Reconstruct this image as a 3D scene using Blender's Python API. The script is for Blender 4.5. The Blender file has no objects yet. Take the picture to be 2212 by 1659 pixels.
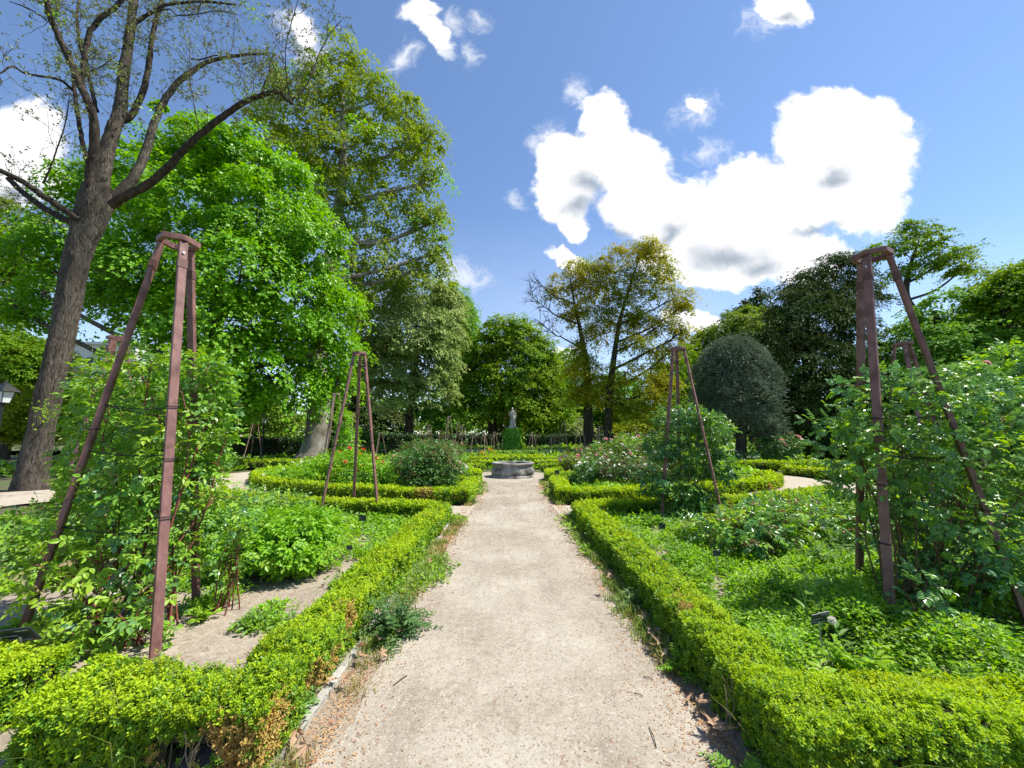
import bpy, math
import numpy as np
from mathutils import Vector
R = math.radians
sc = bpy.context.scene
col = sc.collection
rng = np.random.default_rng(7)

# ------------------------------------------------------------------ camera, sky, sun, exposure
EYE = 1.55
TH = R(7.9)
FPX, CU, CV = 823.0, 1106.0, 829.5
cd = bpy.data.cameras.new("camera")
cam = bpy.data.objects.new("camera", cd)
col.objects.link(cam)
cam.location = (0, 0, EYE)
cam.rotation_euler = (R(90) + TH, 0, 0)
cd.sensor_width = 36.0
cd.lens = 36.0 * FPX / 2212.0
cd.clip_start = 0.05
cd.clip_end = 2000
sc.camera = cam
sc.view_settings.view_transform = 'Standard'
sc.view_settings.look = 'None'
sc.view_settings.gamma = 1
sc.view_settings.use_curve_mapping = False
sc.view_settings.exposure = 1.12
sc.cycles.max_bounces = 7
sc.cycles.diffuse_bounces = 3
sc.cycles.glossy_bounces = 2
sc.cycles.transmission_bounces = 4
sc.cycles.sample_clamp_indirect = 6

SUN_AZ, SUN_EL = R(86), R(60)       # azimuth clockwise from +Y
sd = bpy.data.lights.new("sun", 'SUN')
sd.energy = 4.0
sd.angle = R(0.6)
sd.color = (1.0, 0.955, 0.87)
sun = bpy.data.objects.new("sun", sd)
col.objects.link(sun)
to_sun = Vector((math.sin(SUN_AZ) * math.cos(SUN_EL), math.cos(SUN_AZ) * math.cos(SUN_EL), math.sin(SUN_EL)))
sun.rotation_euler = (-to_sun).to_track_quat('-Z', 'Y').to_euler()
sun.location = (20, -10, 40)


def ray(u, v):
    dx = (u - CU) / FPX
    dy = (CV - v) / FPX
    return np.array([dx, math.cos(TH) - dy * math.sin(TH), math.sin(TH) + dy * math.cos(TH)])


def P(u, v, Y):
    d = ray(u, v)
    return d * (Y / d[1]) + np.array([0, 0, EYE])


def G(u, v, z=0.0):
    d = ray(u, v)
    return d * ((z - EYE) / d[2]) + np.array([0, 0, EYE])


def make_world():
    w = bpy.data.worlds.new("World")
    sc.world = w
    w.use_nodes = True
    nt = w.node_tree
    N, L = nt.nodes, nt.links
    N.clear()

    def math_n(op, a, b=None, c=None, clamp=False):
        n = N.new('ShaderNodeMath')
        n.operation = op
        n.use_clamp = clamp
        for i, x in enumerate((a, b, c)):
            if x is None:
                continue
            if isinstance(x, (int, float)):
                n.inputs[i].default_value = x
            else:
                L.new(x, n.inputs[i])
        return n.outputs[0]

    tc = N.new('ShaderNodeTexCoord')
    sep = N.new('ShaderNodeSeparateXYZ')
    L.new(tc.outputs['Generated'], sep.inputs[0])
    yy = math_n('MAXIMUM', sep.outputs['Y'], 0.02)
    a = math_n('DIVIDE', sep.outputs['X'], yy)
    b = math_n('DIVIDE', sep.outputs['Z'], yy)
    comb = N.new('ShaderNodeCombineXYZ')
    L.new(a, comb.inputs[0])
    L.new(b, comb.inputs[1])
    # domain warp
    n1 = N.new('ShaderNodeTexNoise')
    n1.inputs['Scale'].default_value = 7.0
    n1.inputs['Detail'].default_value = 7.0
    n1.inputs['Roughness'].default_value = 0.62
    L.new(comb.outputs[0], n1.inputs['Vector'])
    wv = N.new('ShaderNodeVectorMath'); wv.operation = 'SUBTRACT'
    L.new(n1.outputs['Color'], wv.inputs[0]); wv.inputs[1].default_value = (0.5, 0.5, 0.5)
    ws = N.new('ShaderNodeVectorMath'); ws.operation = 'SCALE'
    L.new(wv.outputs[0], ws.inputs[0]); ws.inputs['Scale'].default_value = 0.13
    wp = N.new('ShaderNodeVectorMath'); wp.operation = 'ADD'
    L.new(comb.outputs[0], wp.inputs[0]); L.new(ws.outputs[0], wp.inputs[1])

    def ab(u, v):
        d = ray(u, v)
        return d[0] / d[1], d[2] / d[1]

    def field(blobs, src):
        out = None
        for (u, v, ru, rv, rot) in blobs:
            a0, b0 = ab(u, v)
            a1, _ = ab(u + ru, v)
            _, b1 = ab(u, v - rv)
            m = N.new('ShaderNodeMapping')
            m.vector_type = 'TEXTURE'
            m.inputs['Location'].default_value = (a0, b0, 0)
            m.inputs['Rotation'].default_value = (0, 0, R(rot))
            m.inputs['Scale'].default_value = (abs(a1 - a0), abs(b1 - b0), 1)
            L.new(src, m.inputs['Vector'])
            ln = N.new('ShaderNodeVectorMath'); ln.operation = 'LENGTH'
            L.new(m.outputs[0], ln.inputs[0])
            f = math_n('SUBTRACT', 1.0, ln.outputs['Value'])
            out = f if out is None else math_n('SMOOTH_MAX', out, f, 0.25)
        return out

    # solid cumulus, each blob by its direction
    big = [(1300, 260, 70, 75, 0), (1230, 350, 80, 70, 0), (1340, 340, 110, 85, 0), (1215, 410, 75, 90, 0), (1240, 485, 40, 42, 0),
           (1390, 440, 110, 80, 0), (1480, 470, 130, 90, 0), (1600, 470, 150, 110, 0), (1630, 390, 90, 65, 0),
           (1770, 300, 110, 105, 0), (1880, 330, 110, 110, 0), (1820, 240, 100, 60, 0), (1910, 260, 60, 55, 0), (1840, 430, 130, 90, 0),
           (1720, 430, 110, 90, 0), (1560, 570, 140, 65, 0), (1720, 560, 130, 70, 0), (1450, 560, 100, 50, 0),
           (1210, 765, 40, 18, 0), (1230, 560, 62, 26, -18), (1500, 235, 26, 24, 0), (1500, 700, 90, 25, 0),
           (1690, 15, 75, 52, 20), (40, 300, 120, 95, 0), (20, 395, 160, 70, 0)]
    f1 = field(big, wp.outputs[0])
    n2 = N.new('ShaderNodeTexNoise')
    n2.inputs['Scale'].default_value = 22.0
    n2.inputs['Detail'].default_value = 8.0
    n2.inputs['Roughness'].default_value = 0.6
    L.new(comb.outputs[0], n2.inputs['Vector'])
    nz = math_n('MULTIPLY', math_n('SUBTRACT', n2.outputs['Fac'], 0.5), 0.55)
    d1 = N.new('ShaderNodeMapRange'); d1.interpolation_type = 'SMOOTHSTEP'
    L.new(math_n('ADD', f1, nz), d1.inputs['Value'])
    d1.inputs['From Min'].default_value = 0.01
    d1.inputs['From Max'].default_value = 0.30
    # torn wisps
    wisp = [(935, 60, 105, 30, -52), (900, 30, 60, 40, -20), (870, 120, 75, 40, 60), (1010, 110, 65, 24, -65), (975, 60, 60, 60, -40), (660, 90, 75, 130, 30),
            (1180, 300, 70, 45, 35), (1500, 240, 75, 45, 40), (1530, 330, 70, 40, 0), (1120, 440, 35, 30, 0), (1030, 40, 40, 26, -50),
            (1660, 40, 95, 50, 15), (1250, 210, 40, 60, 10), (1950, 300, 70, 90, 0), (1900, 480, 80, 60, 40), (40, 340, 200, 160, 0), (1000, 590, 90, 70, 0)]
    f2 = field(wisp, wp.outputs[0])
    n3 = N.new('ShaderNodeTexNoise')
    n3.inputs['Scale'].default_value = 14.0
    n3.inputs['Detail'].default_value = 9.0
    n3.inputs['Roughness'].default_value = 0.68
    n3.inputs['Distortion'].default_value = 0.7
    L.new(wp.outputs[0], n3.inputs['Vector'])
    nz3 = math_n('MULTIPLY', math_n('SUBTRACT', n3.outputs['Fac'], 0.53), 2.4)
    d2 = N.new('ShaderNodeMapRange'); d2.interpolation_type = 'SMOOTHSTEP'
    L.new(math_n('ADD', f2, nz3), d2.inputs['Value'])
    d2.inputs['From Min'].default_value = 0.05
    d2.inputs['From Max'].default_value = 1.35
    core = [(940, 75, 85, 24, -52), (905, 25, 45, 32, -20), (1500, 237, 26, 22, 0), (660, 60, 40, 60, 30)]
    f3 = field(core, wp.outputs[0])
    d3 = N.new('ShaderNodeMapRange'); d3.interpolation_type = 'SMOOTHSTEP'
    L.new(math_n('ADD', f3, nz), d3.inputs['Value'])
    d3.inputs['From Min'].default_value = 0.0
    d3.inputs['From Max'].default_value = 0.45
    # thin milky veil that thickens toward the horizon
    n4 = N.new('ShaderNodeTexNoise')
    n4.inputs['Scale'].default_value = 2.2
    n4.inputs['Detail'].default_value = 4.0
    L.new(comb.outputs[0], n4.inputs['Vector'])
    hz = N.new('ShaderNodeMapRange')
    L.new(b, hz.inputs['Value'])
    hz.inputs['From Min'].default_value = 0.62
    hz.inputs['From Max'].default_value = 0.1
    hz.inputs['To Min'].default_value = 0.0
    hz.inputs['To Max'].default_value = 0.8
    veil = math_n('MULTIPLY', math_n('MULTIPLY', hz.outputs[0], n4.outputs['Fac']), 0.62, clamp=True)
    dens = math_n('MAXIMUM', math_n('MAXIMUM', d1.outputs[0], math_n('MULTIPLY', d2.outputs[0], 0.75)), math_n('MAXIMUM', d3.outputs[0], veil))
    # thick undersides are grey
    grey = [(1570, 560, 150, 48, 0), (1640, 585, 80, 32, 0), (1800, 385, 85, 34, 18), (1270, 395, 60, 36, 0), (1250, 440, 70, 40, 0), (1450, 505, 85, 34, 20), (1760, 500, 100, 22, 8),
            (1700, 40, 50, 22, 10), (1330, 500, 50, 25, 0), (30, 420, 160, 50, 0)]
    g1 = field(grey, wp.outputs[0])
    gm = N.new('ShaderNodeMapRange'); gm.interpolation_type = 'SMOOTHSTEP'
    L.new(math_n('ADD', g1, math_n('MULTIPLY', nz, .7)), gm.inputs['Value'])
    gm.inputs['From Min'].default_value = 0.0
    gm.inputs['From Max'].default_value = 1.05
    mixc = N.new('ShaderNodeMix'); mixc.data_type = 'RGBA'
    L.new(gm.outputs[0], mixc.inputs['Factor'])
    mixc.inputs['A'].default_value = (1.0, 1.0, 1.0, 1)
    mixc.inputs['B'].default_value = (0.36, 0.42, 0.50, 1)

    sky = N.new('ShaderNodeTexSky')
    sky.sky_type = 'NISHITA'
    sky.sun_disc = False
    sky.sun_elevation = SUN_EL
    sky.sun_rotation = SUN_AZ
    sky.altitude = 650
    sky.air_density = 1.0
    sky.dust_density = 0.1
    sky.ozone_density = 4.0
    bg1 = N.new('ShaderNodeBackground')
    L.new(sky.outputs[0], bg1.inputs['Color'])
    bg1.inputs['Strength'].default_value = 0.10
    bg2 = N.new('ShaderNodeBackground')
    L.new(mixc.outputs['Result'], bg2.inputs['Color'])
    bg2.inputs['Strength'].default_value = 0.56
    ms = N.new('ShaderNodeMixShader')
    L.new(dens, ms.inputs['Fac'])
    L.new(bg1.outputs[0], ms.inputs[1])
    L.new(bg2.outputs[0], ms.inputs[2])
    out = N.new('ShaderNodeOutputWorld')
    L.new(ms.outputs[0], out.inputs['Surface'])


make_world()

# ------------------------------------------------------------------ mesh and object helpers


def add_mesh(name, parts, mats, parent=None, loc=(0, 0, 0)):
    """parts: list of (V (n,3), F (m,k), material index, smooth)"""
    me = bpy.data.meshes.new(name)
    parts = [p for p in parts if len(p[0]) and len(p[1])]
    V = np.concatenate([p[0] for p in parts]).astype(np.float32) - np.asarray(loc, np.float32)
    off, idx, tot, mi, sm = 0, [], [], [], []
    for (v, f, m, s) in parts:
        f = np.asarray(f, np.int32)
        idx.append((f + off).ravel())
        tot.append(np.full(len(f), f.shape[1], np.int32))
        mi.append(np.full(len(f), m, np.int32) if np.isscalar(m) else np.asarray(m, np.int32))
        sm.append(np.full(len(f), bool(s)))
        off += len(v)
    idx = np.concatenate(idx); tot = np.concatenate(tot); mi = np.concatenate(mi); sm = np.concatenate(sm)
    me.vertices.add(len(V)); me.vertices.foreach_set('co', V.ravel())
    me.loops.add(len(idx)); me.loops.foreach_set('vertex_index', idx)
    me.polygons.add(len(tot))
    st = np.zeros(len(tot), np.int32); st[1:] = np.cumsum(tot)[:-1]
    me.polygons.foreach_set('loop_start', st)
    me.polygons.foreach_set('material_index', mi)
    me.polygons.foreach_set('use_smooth', sm)
    for m in mats:
        me.materials.append(m)
    me.update(calc_edges=True)
    o = bpy.data.objects.new(name, me)
    col.objects.link(o)
    if parent is not None:
        o.parent = parent
    else:
        o.location = loc
    return o


def tag(o, label=None, cat=None, group=None, kind=None):
    if label: o['label'] = label
    if cat: o['category'] = cat
    if group: o['group'] = group
    if kind: o['kind'] = kind
    return o


def thing(name, label, cat, loc, group=None):
    o = bpy.data.objects.new(name, None)
    o.empty_display_size = 0.2
    col.objects.link(o)
    o.location = [float(x) for x in loc]
    return tag(o, label, cat, group)


def copy_tree(o, parent=None):
    c = o.copy()
    col.objects.link(c)
    c.parent = parent
    for ch in list(o.children):
        copy_tree(ch, c)
    return c


def nrmz(a):
    return a / np.maximum(np.linalg.norm(a, axis=-1, keepdims=True), 1e-9)


def catmull(pts, n):
    p = np.asarray(pts, float)
    if len(p) < 3:
        t = np.linspace(0, 1, n)[:, None]
        return p[0] * (1 - t) + p[-1] * t
    q = np.vstack([2 * p[0] - p[1], p, 2 * p[-1] - p[-2]])
    out = []
    for s in np.linspace(0, len(p) - 1 - 1e-6, n):
        i = int(s); t = s - i
        a, b, c, d = q[i], q[i + 1], q[i + 2], q[i + 3]
        out.append(0.5 * (2 * b + (c - a) * t + (2 * a - 5 * b + 4 * c - d) * t * t + (3 * b - a - 3 * c + d) * t ** 3))
    return np.array(out)


def tube(pts, rad, n=6, cap=True, rough=0.0, seed=0):
    p = np.asarray(pts, float)
    k = len(p)
    rad = np.broadcast_to(np.asarray(rad, float), (k,))
    t = nrmz(np.gradient(p, axis=0))
    m = np.abs(t.mean(0))
    ref = np.zeros(3); ref[int(np.argmin(m))] = 1
    s = nrmz(np.cross(t, ref)); b = np.cross(s, t)
    ang = np.arange(n) / n * 2 * math.pi
    rr = np.repeat(rad[:, None], n, 1)
    if rough:
        g = np.random.default_rng(seed)
        ph = g.uniform(0, 6.28, 5)
        zz = np.arange(k)[:, None]
        rr = rr * (1 + rough * (np.sin(ang[None] * 3 + ph[0] + zz * .25) + .7 * np.sin(ang[None] * 5 + ph[1] - zz * .4) + .6 * np.sin(ang[None] * 2 + zz * .9 + ph[2]) + .5 * g.standard_normal((k, n))) )
    V = p[:, None] + rr[..., None] * (np.cos(ang)[None, :, None] * s[:, None] + np.sin(ang)[None, :, None] * b[:, None])
    i = np.arange(k - 1)[:, None] * n; j = np.arange(n)[None]
    j2 = (j + 1) % n
    F = np.stack([i + j, i + j2, i + n + j2, i + n + j], -1).reshape(-1, 4)
    V = V.reshape(-1, 3)
    if cap:
        V = np.vstack([V, p[-1:] + t[-1:] * rad[-1] * .4])
        tip = len(V) - 1
        q = (k - 1) * n
        jj = np.arange(n)
        F = np.vstack([F, np.stack([q + jj, q + (jj + 1) % n, np.full(n, tip), np.full(n, tip)], -1)])
    return V, F


def merge_quads(vf):
    V, F, o = [], [], 0
    for v, f in vf:
        V.append(v); F.append(np.asarray(f) + o); o += len(v)
    return np.concatenate(V), np.concatenate(F)


def fix_tip(V, F):
    """quads whose last two indices agree -> split to quads and tris parts"""
    bad = F[:, 2] == F[:, 3]
    return F[~bad], F[bad][:, :3]


def tube_parts(vf, mat, smooth=True):
    V, F = merge_quads(vf)
    q, t = fix_tip(V, F)
    out = [(V, q, mat, smooth)]
    if len(t):
        # share verts: put tris on a compact copy
        u, inv = np.unique(t, return_inverse=True)
        out.append((V[u], inv.reshape(t.shape), mat, smooth))
    return out


def box(c, s, rot=0.0):
    x, y, z = np.asarray(s, float) / 2
    v = np.array([[-x, -y, -z], [x, -y, -z], [x, y, -z], [-x, y, -z], [-x, -y, z], [x, -y, z], [x, y, z], [-x, y, z]])
    cr, sr = math.cos(rot), math.sin(rot)
    v = v @ np.array([[cr, sr, 0], [-sr, cr, 0], [0, 0, 1]])
    f = np.array([[0, 3, 2, 1], [4, 5, 6, 7], [0, 1, 5, 4], [1, 2, 6, 5], [2, 3, 7, 6], [3, 0, 4, 7]])
    return v + np.asarray(c, float), f


def lathe(profile, n=48, c=(0, 0, 0), wob=0.0):
    pr = np.asarray(profile, float)
    ang = np.arange(n) / n * 2 * math.pi
    V = np.stack([pr[:, None, 0] * np.cos(ang), pr[:, None, 0] * np.sin(ang), np.repeat(pr[:, 1:2], n, 1)], -1)
    k = len(pr)
    i = np.arange(k - 1)[:, None] * n; j = np.arange(n)[None]; j2 = (j + 1) % n
    F = np.stack([i + j, i + j2, i + n + j2, i + n + j], -1).reshape(-1, 4)
    return V.reshape(-1, 3) + np.asarray(c, float), F


def leaf_quads(pos, ax, nm, ln, wr=0.6):
    """one kite per leaf"""
    ax = nrmz(ax)
    sd_ = nrmz(np.cross(ax, nm))
    nm = np.cross(sd_, ax)
    ln = np.broadcast_to(np.asarray(ln, float), (len(pos),))[:, None]
    w = ln * wr * .5
    b = pos; t = pos + ax * ln - nm * ln * .12
    mid = pos + ax * ln * .45 + nm * ln * .06
    V = np.stack([b, mid - sd_ * w, t, mid + sd_ * w], 1).reshape(-1, 3)
    F = np.arange(len(pos) * 4).reshape(-1, 4)
    return V, F


def leaf_fold(pos, ax, nm, ln, wr=0.6, fold=.25):
    """oval leaf of two halves folded on the midrib"""
    ax = nrmz(ax)
    sd_ = nrmz(np.cross(ax, nm))
    nm = np.cross(sd_, ax)
    ln = np.broadcast_to(np.asarray(ln, float), (len(pos),))[:, None]
    w = ln * wr * .5
    up = nm * w * fold
    b = pos; t = pos + ax * ln - nm * ln * .15
    l1 = pos + ax * ln * .28 - sd_ * w * .92 + up
    l2 = pos + ax * ln * .66 - sd_ * w * .82 + up * .6
    r1 = pos + ax * ln * .28 + sd_ * w * .92 + up
    r2 = pos + ax * ln * .66 + sd_ * w * .82 + up * .6
    V = np.stack([b, l1, l2, t, r2, r1], 1).reshape(-1, 3)
    k = np.arange(len(pos))[:, None] * 6
    F = np.stack([k + np.array([[0, 3, 2, 1]]), k + np.array([[0, 5, 4, 3]])], 1).reshape(-1, 4)
    return V, F


def rand_dirs(g, n):
    return nrmz(g.standard_normal((n, 3)))


def vnoise(p, s, seed=0):
    """cheap smooth noise in -1..1 from sines"""
    g = np.random.default_rng(seed)
    out = 0
    for k in range(5):
        d = g.standard_normal(3); d /= np.linalg.norm(d)
        out = out + np.sin((p @ d) * s * (1 + .55 * k) + g.uniform(0, 6.28)) / (1 + .5 * k)
    return out / 2.4


# ------------------------------------------------------------------ materials


def new_mat(name):
    m = bpy.data.materials.new(name)
    m.use_nodes = True
    N, L = m.node_tree.nodes, m.node_tree.links
    N.clear()
    out = N.new('ShaderNodeOutputMaterial')
    return m, N, L, out


def leaf_mat(name, c1, c2, c3=None, trans=0.35, rough=0.5, spec=0.35, tcol=None, clump=1.2):
    """two tones picked leaf by leaf, a third drifting through in patches"""
    m, N, L, out = new_mat(name)
    geo = N.new('ShaderNodeNewGeometry')
    mx = N.new('ShaderNodeMix'); mx.data_type = 'RGBA'
    L.new(geo.outputs['Random Per Island'], mx.inputs['Factor'])
    mx.inputs['A'].default_value = (*c1, 1); mx.inputs['B'].default_value = (*c2, 1)
    colr = mx.outputs['Result']
    if c3 is not None:
        nz = N.new('ShaderNodeTexNoise')
        nz.inputs['Scale'].default_value = clump
        nz.inputs['Detail'].default_value = 2
        L.new(geo.outputs['Position'], nz.inputs['Vector'])
        mr = N.new('ShaderNodeMapRange')
        mr.inputs['From Min'].default_value = .45; mr.inputs['From Max'].default_value = .68
        L.new(nz.outputs['Fac'], mr.inputs['Value'])
        m2 = N.new('ShaderNodeMix'); m2.data_type = 'RGBA'
        L.new(mr.outputs[0], m2.inputs['Factor'])
        L.new(colr, m2.inputs['A']); m2.inputs['B'].default_value = (*c3, 1)
        colr = m2.outputs['Result']
    pb = N.new('ShaderNodeBsdfPrincipled')
    L.new(colr, pb.inputs['Base Color'])
    pb.inputs['Roughness'].default_value = rough
    pb.inputs['Specular IOR Level'].default_value = spec
    tr = N.new('ShaderNodeBsdfTranslucent')
    hs = N.new('ShaderNodeHueSaturation')
    hs.inputs['Hue'].default_value = 0.487
    hs.inputs['Saturation'].default_value = 1.1
    hs.inputs['Value'].default_value = 1.35
    L.new(colr, hs.inputs['Color'])
    L.new(hs.outputs[0], tr.inputs['Color'])
    ms = N.new('ShaderNodeMixShader')
    ms.inputs['Fac'].default_value = trans
    L.new(pb.outputs[0], ms.inputs[1]); L.new(tr.outputs[0], ms.inputs[2])
    L.new(ms.outputs[0], out.inputs['Surface'])
    return m


def noise_mat(name, c1, c2, scale=8, rough=0.8, bump=0.4, bscale=None, c3=None, s3=1.5, metal=0.0, spec=.3, stretch=(1, 1, 1), detail=6, bdist=.02):
    m, N, L, out = new_mat(name)
    tc = N.new('ShaderNodeTexCoord')
    mp = N.new('ShaderNodeMapping'); mp.inputs['Scale'].default_value = stretch
    L.new(tc.outputs['Object'], mp.inputs['Vector'])
    nz = N.new('ShaderNodeTexNoise'); nz.inputs['Scale'].default_value = scale; nz.inputs['Detail'].default_value = detail
    nz.inputs['Roughness'].default_value = .65
    L.new(mp.outputs[0], nz.inputs['Vector'])
    cr = N.new('ShaderNodeValToRGB')
    cr.color_ramp.elements[0].position = .32; cr.color_ramp.elements[0].color = (*c1, 1)
    cr.color_ramp.elements[1].position = .68; cr.color_ramp.elements[1].color = (*c2, 1)
    L.new(nz.outputs['Fac'], cr.inputs['Fac'])
    colr = cr.outputs['Color']
    if c3 is not None:
        n2 = N.new('ShaderNodeTexNoise'); n2.inputs['Scale'].default_value = s3; n2.inputs['Detail'].default_value = 5
        L.new(tc.outputs['Object'], n2.inputs['Vector'])
        mr = N.new('ShaderNodeMapRange'); mr.inputs['From Min'].default_value = .48; mr.inputs['From Max'].default_value = .66
        L.new(n2.outputs['Fac'], mr.inputs['Value'])
        mx = N.new('ShaderNodeMix'); mx.data_type = 'RGBA'
        L.new(mr.outputs[0], mx.inputs['Factor']); L.new(colr, mx.inputs['A']); mx.inputs['B'].default_value = (*c3, 1)
        colr = mx.outputs['Result']
    pb = N.new('ShaderNodeBsdfPrincipled')
    L.new(colr, pb.inputs['Base Color'])
    pb.inputs['Roughness'].default_value = rough
    pb.inputs['Metallic'].default_value = metal
    pb.inputs['Specular IOR Level'].default_value = spec
    if bump:
        nb = N.new('ShaderNodeTexNoise'); nb.inputs['Scale'].default_value = bscale or scale * 2; nb.inputs['Detail'].default_value = 8
        L.new(mp.outputs[0], nb.inputs['Vector'])
        bp = N.new('ShaderNodeBump'); bp.inputs['Strength'].default_value = bump; bp.inputs['Distance'].default_value = bdist
        L.new(nb.outputs['Fac'], bp.inputs['Height'])
        L.new(bp.outputs[0], pb.inputs['Normal'])
    L.new(pb.outputs[0], out.inputs['Surface'])
    return m


def gravel_mat(name, base1, base2, speck, patch, patch_amt=.5, grain=90):
    """packed sand with grit: large drifting patches, grains and a few coloured crumbs"""
    m, N, L, out = new_mat(name)
    tc = N.new('ShaderNodeTexCoord')
    big = N.new('ShaderNodeTexNoise'); big.inputs['Scale'].default_value = .9; big.inputs['Detail'].default_value = 6; big.inputs['Roughness'].default_value = .6
    mid = N.new('ShaderNodeTexNoise'); mid.inputs['Scale'].default_value = 14; mid.inputs['Detail'].default_value = 6; mid.inputs['Roughness'].default_value = .7
    vor = N.new('ShaderNodeTexVoronoi'); vor.inputs['Scale'].default_value = grain
    vr2 = N.new('ShaderNodeTexVoronoi'); vr2.inputs['Scale'].default_value = grain * .42
    for n in (big, mid, vor, vr2):
        L.new(tc.outputs['Object'], n.inputs['Vector'])

    def mr(src, a, b, lo=0, hi=1):
        x = N.new('ShaderNodeMapRange'); x.inputs['From Min'].default_value = a; x.inputs['From Max'].default_value = b
        x.inputs['To Min'].default_value = lo; x.inputs['To Max'].default_value = hi
        L.new(src, x.inputs['Value']); return x.outputs[0]

    def mix(f, A, B):
        x = N.new('ShaderNodeMix'); x.data_type = 'RGBA'
        L.new(f, x.inputs['Factor'])
        for k, v in (('A', A), ('B', B)):
            if isinstance(v, tuple): x.inputs[k].default_value = (*v, 1)
            else: L.new(v, x.inputs[k])
        return x.outputs['Result']
    c = mix(mr(mid.outputs['Fac'], .35, .65), base1, base2)
    c = mix(mr(big.outputs['Fac'], .42, .66, 0, patch_amt), c, patch)
    wm = N.new('ShaderNodeMapping'); wm.inputs['Scale'].default_value = (2.6, .5, 1)
    L.new(tc.outputs['Object'], wm.inputs['Vector'])
    wn = N.new('ShaderNodeTexNoise'); wn.inputs['Scale'].default_value = 1.5; wn.inputs['Detail'].default_value = 7; wn.inputs['Roughness'].default_value = .7
    L.new(wm.outputs[0], wn.inputs['Vector'])
    c = mix(mr(wn.outputs['Fac'], .50, .72, 0, .55), c, tuple(x * .72 for x in base1))
    sepc = N.new('ShaderNodeSeparateColor'); L.new(vor.outputs['Color'], sepc.inputs[0])
    c = mix(mr(sepc.outputs[0], .80, .97, 0, .5), c, (.47, .42, .36))
    c = mix(mr(sepc.outputs[1], .80, .98, 0, .55), c, (.16, .12, .09))
    sp2 = N.new('ShaderNodeSeparateColor'); L.new(vr2.outputs['Color'], sp2.inputs[0])
    c = mix(mr(sp2.outputs[2], .95, .98, 0, .5), c, speck)
    pb = N.new('ShaderNodeBsdfPrincipled')
    L.new(c, pb.inputs['Base Color'])
    pb.inputs['Roughness'].default_value = .92
    pb.inputs['Specular IOR Level'].default_value = .15
    h = N.new('ShaderNodeMath'); h.operation = 'ADD'
    L.new(mid.outputs['Fac'], h.inputs[0]); L.new(sepc.outputs[2], h.inputs[1])
    bp = N.new('ShaderNodeBump'); bp.inputs['Strength'].default_value = .55; bp.inputs['Distance'].default_value = .008
    L.new(h.outputs[0], bp.inputs['Height']); L.new(bp.outputs[0], pb.inputs['Normal'])
    L.new(pb.outputs[0], out.inputs['Surface'])
    return m


def bark_mat(name, c1, c2, scale=6, stretch=(1, 1, .18), bump=.9, c3=None):
    return noise_mat(name, c1, c2, scale=scale, rough=.9, bump=bump, bscale=scale * 1.6, stretch=stretch, c3=c3, s3=1.3, spec=.1, bdist=.06)


M = {}
M['path'] = gravel_mat('sandy path', (.245, .208, .16), (.335, .292, .232), (.21, .12, .08), (.42, .38, .31), .9, 110)
M['sand'] = gravel_mat('side path sand', (.34, .29, .22), (.42, .36, .28), (.26, .17, .1), (.46, .41, .33), .5, 60)
M['soil'] = gravel_mat('bed soil', (.25, .205, .155), (.37, .315, .245), (.16, .12, .08), (.20, .16, .12), .6, 85)
M['ground'] = noise_mat('far ground', (.05, .06, .02), (.12, .10, .055), scale=2.2, c3=(.06, .10, .025), s3=.5, bump=.5)
M['kerb'] = noise_mat('kerb stone', (.24, .225, .19), (.42, .40, .36), scale=16, c3=(.13, .12, .085), s3=4, bump=.8)
M['rust'] = noise_mat('oxide red steel', (.16, .07, .058), (.26, .125, .105), scale=16, rough=.6, bump=.35, c3=(.115, .05, .04), s3=7, spec=.45, stretch=(1, 1, .35))
M['rust_pale'] = noise_mat('sunlit weathered oxide steel', (.25, .155, .125), (.36, .245, .205), scale=12, rough=.65, bump=.2, c3=(.19, .10, .08), s3=3)  # sunlit look of the far obelisks put into a paler, weathered tone
M['rust_dark'] = noise_mat('dark steel band', (.09, .045, .035), (.14, .065, .05), scale=14, rough=.6, bump=.15)
M['zinc'] = noise_mat('zinc', (.5, .5, .5), (.65, .65, .64), scale=20, rough=.4, metal=.7, bump=0)
M['wire'] = noise_mat('black rubber tie', (.012, .012, .014), (.03, .03, .03), scale=20, rough=.6, bump=0)
M['stem'] = noise_mat('rose cane', (.10, .045, .025), (.20, .13, .06), scale=25, bump=.2, c3=(.11, .15, .04), s3=2)
M['stem_red'] = noise_mat('red cane', (.12, .03, .025), (.22, .075, .05), scale=25, bump=.2)
M['twig'] = noise_mat('dry box wood', (.19, .145, .095), (.33, .26, .18), scale=30, bump=.3)
M['navy'] = noise_mat('navy plate', (.012, .018, .032), (.022, .03, .048), scale=12, rough=.4, bump=0, spec=.5)
M['letter'] = noise_mat('pale lettering', (.42, .45, .48), (.55, .58, .6), scale=30, rough=.6, bump=0)
M['stone'] = noise_mat('old basin stone', (.19, .18, .16), (.40, .385, .345), scale=7, c3=(.05, .048, .04), s3=2.2, bump=.6, stretch=(1, 1, .3))
M['stone_pale'] = noise_mat('pale statue stone', (.40, .37, .31), (.54, .51, .44), scale=7, c3=(.26, .24, .20), s3=4, bump=.5)
M['wallstone'] = noise_mat('white coping', (.55, .54, .5), (.7, .68, .64), scale=4, c3=(.4, .38, .34), s3=1, bump=.3)
M['wallface'] = noise_mat('wall render', (.22, .21, .18), (.34, .32, .28), scale=3, c3=(.14, .15, .1), s3=1, bump=.4)
M['water'] = noise_mat('still water', (.02, .03, .02), (.04, .05, .03), scale=2, rough=.06, bump=.05, spec=.6)
M['iron'] = noise_mat('black iron', (.012, .014, .013), (.025, .028, .026), scale=20, rough=.45, bump=.1, spec=.5)
M['glass'] = noise_mat('milky lantern glass', (.62, .64, .62), (.72, .74, .72), scale=4, rough=.25, bump=0, spec=.5)
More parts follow.
